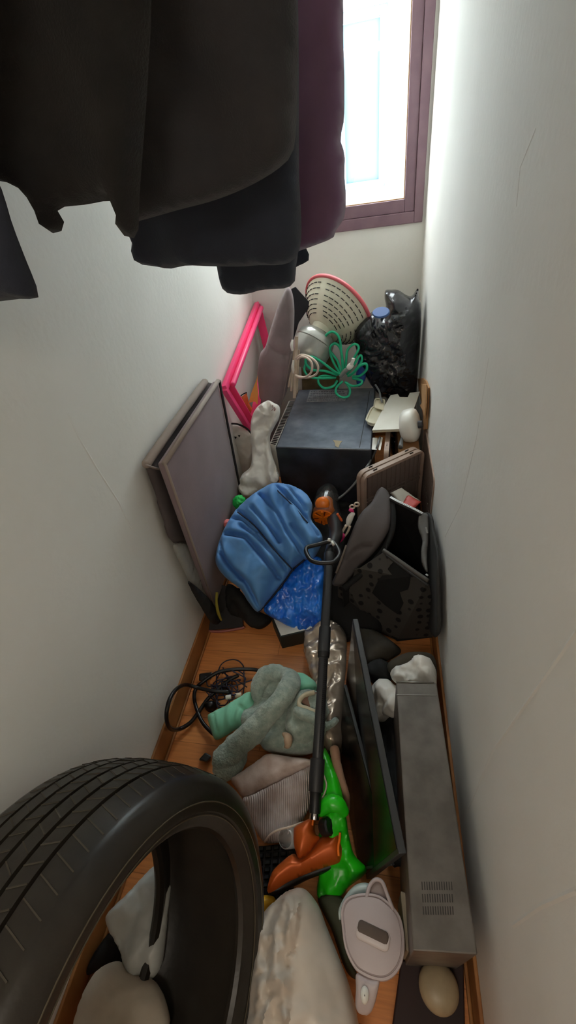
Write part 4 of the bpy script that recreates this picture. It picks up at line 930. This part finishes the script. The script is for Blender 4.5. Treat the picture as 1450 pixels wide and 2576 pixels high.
sl.build('vent_grille', mat('vent_shadow', (58, 55, 52), .6), pcs, smooth=False)
# ---- bags behind the case
mesh('white_bag', *pillow([PZ(*p) for p in ((1000, 1680, .16), (1030, 1668, .2), (1048, 1650, .22), (1072, 1652, .22), (1086, 1662, .22), (1086, 1700, .22), (1082, 1722, .2), (1040, 1722, .2), (1000, 1720, .18), (984, 1700, .15))], .03, .1, .03, .006, mix(facets(.012, 18, .5), facets(.010, 38, .5)), 5), wpl, label='crumpled white bag against the wall behind the steel case', cat='bag', ang=60)
mesh('white_bag', *pillow([PZ(*p) for p in ((935, 1735, .12), (955, 1707, .16), (975, 1722, .17), (1000, 1735, .17), (1004, 1780, .16), (998, 1806, .12), (985, 1800, .1), (972, 1815, .08), (955, 1812, .07), (946, 1770, .1))], .03, .06, .025, .006, mix(facets(.012, 18, .5), facets(.010, 38, .5)), 6), wpl, label='crumpled white bag between the black panel and the steel case', cat='bag', ang=60)
mesh('dark_bundle', *pillow([PZ(*p) for p in ((925, 1700, .06), (945, 1670, .08), (975, 1665, .1), (985, 1690, .12), (975, 1718, .1), (945, 1722, .08))], .05, .03, .03, .008, soft(.006, 20), 6, floor=.001), mat('black_cloth', (22, 22, 22), .8), label='round black bundle behind the black panels', cat='bundle')
olive = mat('olive_cloth', (74, 66, 52), .9, (58, 52, 42), 10, bump=.3, bscale=120)
mesh('olive_cloth', *pillow([PZ(*p) for p in ((975, 1672, .14), (1000, 1652, .16), (1035, 1640, .18), (1085, 1645, .18), (1100, 1680, .16), (1085, 1720, .12), (990, 1700, .12))], .03, .1, .04, .009, mix(soft(.01, 12), crumple(.005, 10)), 6), olive, label='olive cloth lying under the white bag by the wall', cat='cloth')
mesh('olive_cloth', *pillow([PZ(*p) for p in ((895, 1590, .05), (940, 1585, .08), (985, 1612, .1), (1010, 1640, .1), (970, 1665, .08), (935, 1690, .05), (915, 1660, .04))], .05, .03, .05, .010, mix(soft(.01, 12), crumple(.006, 10)), 7, floor=.001), mat('drab_cloth', (70, 64, 54), .9, (52, 48, 42), 10, bump=.3, bscale=120), label='drab cloth heap at the foot of the pet carrier', cat='cloth')

# ================================================================== GREEN BAG, TAN STRAP
gpl = mat('green_polythene', (46, 214, 30), .3, (34, 190, 20), 10, spec=.6)
gb = thing('green_bag', 'vivid green plastic bag twisted beneath the vacuum head', 'bag', V(PZ(860, 2100, 0)))
mesh('bag_body', *pillow([PZ(*p) for p in ((808, 2015, .12), (845, 2010, .13), (868, 2040, .13), (878, 2100, .11), (892, 2150, .09), (920, 2180, .08), (918, 2200, .07), (880, 2230, .05), (850, 2262, .04), (815, 2270, .03), (798, 2240, .03), (805, 2180, .05), (800, 2110, .08), (812, 2070, .1))], .03, .02, .03, .006, mix(facets(.014, 16, .5), facets(.008, 32, .5)), 4, floor=.002), gpl, gb, ang=60)
mesh('bag_neck', *pillow([PZ(*p) for p in ((815, 1884, .11), (826, 1895, .12), (840, 1925, .13), (852, 1960, .14), (864, 2010, .14), (866, 2040, .13), (845, 2050, .12), (818, 2040, .12), (806, 2010, .12), (812, 1950, .11))], .02, .015, .02, .006, mix(folds((.9, .1, 0), .004, 16, .8, 6), crumple(.004, 20)), 5), gpl, gb, ang=60)
mesh('twist', *tube([PZ(*p) for p in ((806, 2040, .15), (828, 2022, .165), (850, 2026, .165), (868, 2044, .15))], [.016, .022, .022, .014], 14, wr=lambda p, t: .003*ridged(p, 50, 2, 2)), gpl, gb)
tan = mat('tan_strap', (170, 130, 104), .85, (146, 108, 84), 16, bump=.3, bscale=120)
mesh('tan_strap', *tube([PZ(*p) for p in ((842, 1884, .13), (848, 1920, .13), (858, 1960, .13), (870, 2000, .12), (874, 2035, .1))], [.015, .014, .012, .012, .008], 12, wr=lambda p, t: .002*ridged(p, 40, 3, 2)), tan, label='tan cloth strap between the green bag and the black panels', cat='strap')
mesh('dark_cloth', *pillow([PZ(*p) for p in ((808, 1830, .05), (850, 1840, .06), (864, 1880, .06), (850, 1905, .05), (815, 1920, .05), (800, 1880, .04))], .03, .02, .03, .008, crumple(.006, 16), 5, floor=.001), mat('umber_cloth', (74, 62, 48), .9), label='brown cloth scrap under the fleece jacket hem', cat='cloth')

mesh('black_cloth', *pillow([PZ(*p) for p in ((925, 1740, .02), (955, 1800, .05), (1000, 1800, .08), (1018, 1950, .08), (1036, 2150, .08), (1000, 2180, .05), (985, 2160, .03), (960, 2000, .02), (940, 1860, .02))], .03, .02, .03, .008, facets(.010, 20), 6, floor=.001), mat('black_cloth', (22, 22, 22), .8), label='black cloth stuffed between the flat screen and the steel case', cat='cloth')
# ================================================================== NEAR FLOOR
kb = thing('keyboard', 'black keyboard half hidden between the tyre and the vacuum head', 'keyboard', V(PZ(690, 2180, 0)))
ka, kb_, kc, kd = [V(PZ(*p)) for p in ((630, 2130, .02), (745, 2120, .02), (735, 2290, .02), (615, 2300, .02))]
mesh('keyboard_case', *slab([ka, kb_, kc, kd], .018, .003), dark_m, kb, smooth=False)
keym = mat('key_black', (24, 25, 27), .22)
for i in range(6):
    for j in range(9):
        u, w2 = (i+.5)/6, (j+.5)/9
        p = ka.lerp(kb_, u).lerp(kd.lerp(kc, u), w2); eu = (kb_-ka)/6*.4; ev = (kd-ka)/9*.4
        b0 = [p-eu-ev, p+eu-ev, p+eu+ev, p-eu+ev]; z = V((0, 0, .007))
        mesh('key', *hexa([a for a in b0]+[p+(a-p)*.75+z for a in b0], .001, 1), keym, kb, smooth=False)
mesh('glass_cup', *lathe(PZ(733, 2108, .085), (.4, .3, -.8), [(.022, -.03), (.024, -.03), (.027, .02), (.012, .03), (.001, .03)], 20), mat('clear_plastic', (190, 190, 188), .1, alpha=.55, spec=.8), label='small clear plastic cup against the vacuum neck', cat='cup')
mesh('thin_wire', *tube([PZ(*p) for p in ((666, 2118, .08), (680, 2100, .1), (700, 2088, .11), (730, 2080, .12), (765, 2068, .13))], .003, 8), cordm, label='thin cream wire lying across the ribbed sweater', cat='wire')
mesh('thin_wire', *tube([PZ(*p) for p in ((815, 1950, .16), (822, 1975, .16), (816, 1998, .16), (806, 2018, .16))], .0025, 8), cordm, label='short cream wire curling beside the vacuum sleeve', cat='wire')
# cream crumpled clothes bag
crm = mat('cream_nylon', (214, 202, 188), .33, (198, 186, 172), 8, spec=.5, sheen=.1)
P = [PZ(*p) for p in ((700, 2262, .12), (728, 2240, .13), (765, 2235, .14), (800, 2275, .13), (822, 2330, .12), (850, 2400, .12), (880, 2480, .12), (900, 2560, .12), (905, 2680, .12), (760, 2720, .12), (625, 2700, .12), (622, 2580, .12), (632, 2450, .12), (640, 2350, .11), (662, 2300, .11))]
mesh('clothes_bag', *pillow(P, .10, .09, .10, .0055, lambda p, sd: mix(facets(.030, 17, .6), facets(.012, 34, .5), crumple(.010, 20, 2))(p, sd)*(1.0 if p[0] < -.17 else .18)+soft(.012, 7)(p, sd), 14, floor=.001), crm, label='big cream nylon clothes bag filling the floor between tyre and jug', cat='bag', ang=60)
mesh('moss_cloth', *pillow([PZ(*p) for p in ((800, 2260, .04), (850, 2250, .05), (880, 2290, .05), (880, 2380, .05), (900, 2460, .05), (870, 2440, .05), (835, 2340, .05))], .03, .02, .03, .008, crumple(.006, 14), 5, floor=.001), mat('moss_cloth', (66, 66, 46), .9, bump=.3, bscale=120), label='moss green cloth between the cream bag and the jug', cat='cloth')
ybg = mat('yellow_plastic', (232, 176, 32), .45)
mesh('yellow_bag', *pillow([PZ(*p) for p in ((644, 2262, .07), (664, 2252, .08), (690, 2256, .08), (690, 2275, .08), (668, 2300, .07), (655, 2340, .06), (648, 2400, .05), (636, 2400, .04), (636, 2300, .05))], .02, .02, .02, .006, crumple(.006, 20), 5), ybg, label='yellow plastic bag peeking out next to the tyre', cat='bag')
# jug
jug_m = mat('jug_lilac_white', (198, 184, 184), .45, (190, 176, 176), 6, bump=.15, bscale=200)
jg = thing('water_jug', 'white filter jug with an oval lid and a slot, handle towards the camera', 'jug', V(PZ(935, 2350, .03)))
JZ = .215
def jp(x, y, z=JZ): return V(PZ(x, y, z))
lidp = [(860, 2330), (858, 2290), (868, 2262), (890, 2250), (920, 2246), (955, 2252), (985, 2275), (1008, 2305), (1018, 2350), (1018, 2400), (1005, 2440), (980, 2465), (950, 2468), (910, 2452), (888, 2430), (868, 2385)]
lp = [jp(*p) for p in lidp]; cl = sum(lp, V((0, 0, 0)))/len(lp)
LPs = [V(p) for p in cr(lp, 4, True)]
def ringstack(name, levels, m, par, cap=True, ang=50):
    vs = []; fs = []; k = len(LPs)
    for s, z in levels:
        for p in LPs: vs.append(V((cl.x+(p.x-cl.x)*s, cl.y+(p.y-cl.y)*s, z)))
    for i in range(len(levels)-1):
        for j in range(k): fs.append([i*k+j, i*k+(j+1) % k, (i+1)*k+(j+1) % k, (i+1)*k+j])
    if cap: fs.append(list(range(k))); fs.append([(len(levels)-1)*k+j for j in range(k)])
    return mesh(name, vs, fs, m, par, ang=ang)
ringstack('jug_body', [(.80, .001), (.84, .006), (.90, .12), (.97, JZ-.02), (.99, JZ-.012)], mat('frosted_jug', (190, 196, 194), .3, alpha=.85), jg)
ringstack('lid', [(.99, JZ-.014), (1.0, JZ-.010), (1.0, JZ-.002), (.985, JZ+.002), (.93, JZ+.003), (.915, JZ+.0), (.90, JZ+.0), (.885, JZ+.004), (.6, JZ+.009), (.2, JZ+.011)], jug_m, jg)
s0, s1 = jp(908, 2338, JZ+.010), jp(970, 2368, JZ+.010)
mesh('slot_rim', *tube([s0+(s1-s0)*.0, s0.lerp(s1, .5), s1], .018, 16, flat=.25, sm=1), mat('slot_rim', (214, 202, 200), .4), jg)
mesh('slot', *tube([s0+V((.000, .004, .002)), s1+V((0, .004, .002))], .0125, 14, flat=.3, sm=1), mat('slot_dark', (96, 82, 74), .7), jg)
mesh('handle', *pillow([jp(*p) for p in ((898, 2448, JZ-.002), (930, 2462, JZ-.002), (955, 2462, JZ-.002), (952, 2490, JZ-.006), (942, 2530, JZ-.02), (928, 2552, JZ-.03), (905, 2550, JZ-.03), (895, 2530, JZ-.02), (896, 2490, JZ-.006))], .010, .012, .012, .004, None, 1), jug_m, jg)
mesh('thumb_button', *lathe(jp(918, 2503, JZ+.004), (0, -.1, 1), [(.001, .009), (.007, .008), (.009, .003), (.009, -.006)], 20, u=(0, 1, 0), sx=1.5), wht, jg)
sp = [(928, 2262), (934, 2228), (948, 2214), (962, 2220), (974, 2250), (985, 2285), (975, 2290), (950, 2268)]
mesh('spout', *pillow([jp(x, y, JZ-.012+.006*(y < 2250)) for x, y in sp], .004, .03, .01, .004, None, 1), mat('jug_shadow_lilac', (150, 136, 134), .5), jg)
mesh('spout_rim', *tube([jp(x, y, JZ) for x, y in ((922, 2262), (930, 2230), (945, 2213), (962, 2219), (974, 2248), (990, 2290))], .0045, 10), jug_m, jg)
mesh('frosted_shoulder', *pillow([jp(x, y, JZ-.03) for x, y in ((856, 2320), (852, 2290), (868, 2255), (892, 2228), (915, 2220), (932, 2226), (928, 2250), (890, 2262), (866, 2290))], .012, .05, .02, .005, None, 2), mat('frosted_jug2', (196, 210, 206), .3), jg)
# cream board, dark box and oval dish
crb = mat('bone_board', (150, 138, 118), .6)
mesh('bone_board', *slab([PZ(1008, 2240, .2), PZ(1030, 2250, .2), PZ(1040, 2395, .2), PZ(1034, 2400, .2), PZ(1022, 2390, .2)], .19, .003, n=(0, 0, 1)), crb, smooth=False, label='narrow bone coloured board standing between the jug and the steel case', cat='board')
mbx = thing('shoe_box', 'dark maroon box on the floor at the end of the steel case', 'box', V(PZ(1100, 2480, 0)))
mq = [V(PZ(*p)) for p in ((985, 2600, .03), (1172, 2640, .03), (1176, 2420, .03), (1010, 2415, .03))]
for p in mq: p.x = min(p.x, XR-.02)
mesh('box_body', *hexa([V((p.x, p.y, 0)) for p in mq]+mq, .003), mat('maroon_card', (44, 20, 20), .6, (34, 16, 16), 10), mbx, smooth=False)
oc = V(PZ(1105, 2487, .052))
dd0, dd1 = V(PZ(1085, 2415, .05)), V(PZ(1125, 2559, .05)); lx = (dd1-dd0).length/2; u = (dd1-dd0).normalized(); wv = V((0, 0, 1)).cross(u)
c_ = (dd0+dd1)/2; wd = (V(PZ(1157, 2478, .05))-V(PZ(1053, 2492, .05))).length/2*.93
vs = []; fs = []; sg = 40
lev = [(.75, -.018), (.95, -.012), (1, 0), (.97, .008), (.85, .016), (.6, .0225), (.3, .0255)]
for s, hgt in lev:
    for j in range(sg):
        a = 2*math.pi*j/sg; vs.append(c_+u*lx*s*math.cos(a)+wv*wd*s*math.sin(a)+V((0, 0, hgt)))
for i in range(len(lev)-1):
    for j in range(sg): fs.append([i*sg+j, i*sg+(j+1) % sg, (i+1)*sg+(j+1) % sg, (i+1)*sg+j])
fs.append(list(range(sg))); fs.append([(len(lev)-1)*sg+j for j in range(sg)])
mesh('oval_dish', vs, fs, mat('stone_cream', (178, 162, 132), .4, (160, 144, 116), 20), label='cream oval dish lid lying on the dark maroon box', cat='dish', ang=60)

# ================================================================== TYRE
rub = mat('tyre_rubber', (42, 37, 30), .36, (32, 28, 23), 10, spec=.55, bump=.25, bscale=60)
tread = bpy.data.materials.new('tyre_tread'); tread.use_nodes = True
tc_, taz, tel, TR, TB, TW = V((-.498, -.044, .424)), -.086, .241, .392, .283, .160
tn = V((math.cos(tel)*math.cos(taz), math.cos(tel)*math.sin(taz), math.sin(tel)))
ty = thing('tyre', 'big dusty car tyre without a rim standing against the wall', 'tyre', (tc_.x, tc_.y, 0))
tu = V((0, 0, 1)); tu = (tu-tn*tu.dot(tn)).normalized(); tw_ = tn.cross(tu)
# tread ribs with grooves between, sidewalls, beads, inner liner
prof = []
half = TW*.80
def treadr(a): return TR-.012*(abs(a)/half)**2.5
grooves = [-.72, -.40, -.08, .24, .56]; gw = .035
xs = sorted(set([-1, 1]+[g+s*gw for g in grooves for s in (-1, 1)]+[g+s*gw*.75 for g in grooves for s in (-1, 1)]))
outer = []
for x in xs:
    deep = any(abs(x-g) < gw*.9 for g in grooves)
    outer.append((treadr(x*half)-(.007 if deep else 0), x*half))
side = [(TR-.016, half+.010), (TR-.028, half+.018), (TR-.045, TW*.98), (TR-.060, TW), (TR-.078, TW*.985), (TB+.018, TW*.90), (TB+.012, TW*.885), (TB+.008, TW*.86), (TB+.001, TW*.84), (TB-.004, TW*.78), (TB, TW*.72)]
inner = [(TB+.012, TW*.70), (TB+.04, TW*.80), (TR-.05, TW*.82), (TR-.03, TW*.6), (TR-.022, 0)]
L_ = outer+side+inner+[(r, -h) for r, h in inner[::-1][1:]]+[(r, -h) for r, h in side[::-1]]
L_ = L_+[L_[0]]
mesh('tyre_carcass', *lathe(tc_, tn, L_, 128, u=tu), rub, ty, ang=35)
# sipes: thin cuts across the ribs
sp = MB(); N_ = 78
bands = [(-.98, -.76), (-.68, -.44), (-.36, -.12), (-.04, .20), (.28, .52), (.60, .98)]
for k in range(N_):
    for bi_, (a, b) in enumerate(bands):
        t = 2*math.pi*(k+.5*(bi_ % 2))/N_
        sk = .10 if bi_ % 2 else -.10
        def q(s, x): 
            tt = t+sk*(x-.5)*.35
            r = treadr((a+(b-a)*x)*half)+.0006
            return tc_+tn*((a+(b-a)*x)*half)+(tu*math.cos(tt)+tw_*math.sin(tt))*r
        p0, p1 = q(0, .0), q(0, 1)
        sp.add(*bar(p0, p1, .0022, .0014, up=(p0-tc_), bev=0))
sp.build('tread_sipes', mat('sipe_dust', (74, 68, 58), .9), ty, smooth=False)
for r, h, w in ((TR-.060, TW+.0005, .0015), (TR-.085, TW*.965, .0012), (TB+.03, TW*.925, .0015)):
    vs2, fs2 = lathe(tc_, tn, [(r-w, h-.001), (r, h+.0012), (r+w, h-.001)], 96, u=tu)
    mesh('sidewall_ring', vs2, fs2, mat('dusty_rubber', (84, 76, 60), .7), ty)
# ---- seen through the tyre
gpb = mat('grey_polythene', (214, 218, 216), .3, (196, 200, 198), 10, spec=.6)
mesh('grey_bag', *pillow([PZ(*p) for p in ((400, 2170, .10), (430, 2200, .12), (420, 2300, .12), (400, 2440, .10), (350, 2470, .08), (318, 2440, .08), (300, 2390, .09), (276, 2340, .1), (272, 2310, .1), (286, 2282, .12), (330, 2240, .12))], .03, .04, .03, .007, mix(facets(.016, 14, .5), facets(.006, 34)), 5, floor=.001), gpb, label='grey plastic bag seen through the hole of the tyre', cat='bag', ang=60)
mesh('cream_sack', *pillow([PZ(*p) for p in ((300, 2418, .1), (330, 2440, .1), (400, 2480, .1), (420, 2600, .1), (300, 2700, .1), (180, 2720, .1), (180, 2620, .1), (200, 2530, .1), (230, 2462, .1), (260, 2430, .1))], .05, .07, .06, .008, mix(soft(.01, 9), facets(.010, 18)), 5, floor=.001), mat('cream_sacking', (222, 210, 192), .8, (204, 190, 172), 9, bump=.2, bscale=90), label='cream cloth sack seen through the lower part of the tyre', cat='bag')
mesh('black_bag', *pillow([PZ(*p) for p in ((255, 2370, .03), (300, 2330, .03), (330, 2350, .03), (330, 2440, .03), (260, 2440, .03), (215, 2450, .03))], .02, .02, .02, .008, crumple(.006, 14), 6, floor=.001), mat('black_cloth', (22, 22, 22), .8), label='black bag beneath the grey one inside the tyre hole', cat='bag')
# ================================================================== LIGHT AND CAMERA
W = bpy.data.worlds.new('sky'); SC.world = W; W.use_nodes = True
W.node_tree.nodes['Background'].inputs['Color'].default_value = (.96, .985, 1, 1)
W.node_tree.nodes['Background'].inputs['Strength'].default_value = 6.2
def area(name, loc, rot, sx, sy, e, col, portal=False):
    l = bpy.data.lights.new(name, 'AREA'); l.shape = 'RECTANGLE'; l.size = sx; l.size_y = sy; l.energy = e; l.color = col
    if portal: l.cycles.is_portal = True
    o = bpy.data.objects.new(name, l); COL.objects.link(o); o.location = loc; o.rotation_euler = rot; return o
area('window_portal', ((WX0+WX1)/2, YB+.17, (WZ0+WZ1)/2), (math.radians(-90), 0, 0), WX1-WX0, WZ1-WZ0, 1, (1, 1, 1), True)
area('fill_light', (-.2, -1.0, ZC-.03), (0, 0, 0), .6, .6, 4, (1, .9, .76))  # unseen fill light added behind the camera to brighten the near end
cam = bpy.data.cameras.new('camera'); co = bpy.data.objects.new('camera', cam); COL.objects.link(co)
cam.sensor_fit = 'VERTICAL'; cam.sensor_height = 36; cam.lens = 36*FPX/2576; cam.clip_start = .02
Mx = Matrix.Identity(4)
for i in range(3):
    Mx[i][0] = AR[i]; Mx[i][1] = AU[i]; Mx[i][2] = -AF[i]; Mx[i][3] = CC[i]
co.matrix_world = Mx
SC.camera = co
SC.view_settings.view_transform = 'Standard'; SC.view_settings.look = 'None'; SC.view_settings.gamma = 1
SC.view_settings.use_curve_mapping = False; SC.view_settings.exposure = 1.3
SC.cycles.max_bounces = 10; SC.cycles.diffuse_bounces = 6; SC.cycles.transparent_max_bounces = 8
SC.cycles.caustics_reflective = False; SC.cycles.caustics_refractive = False
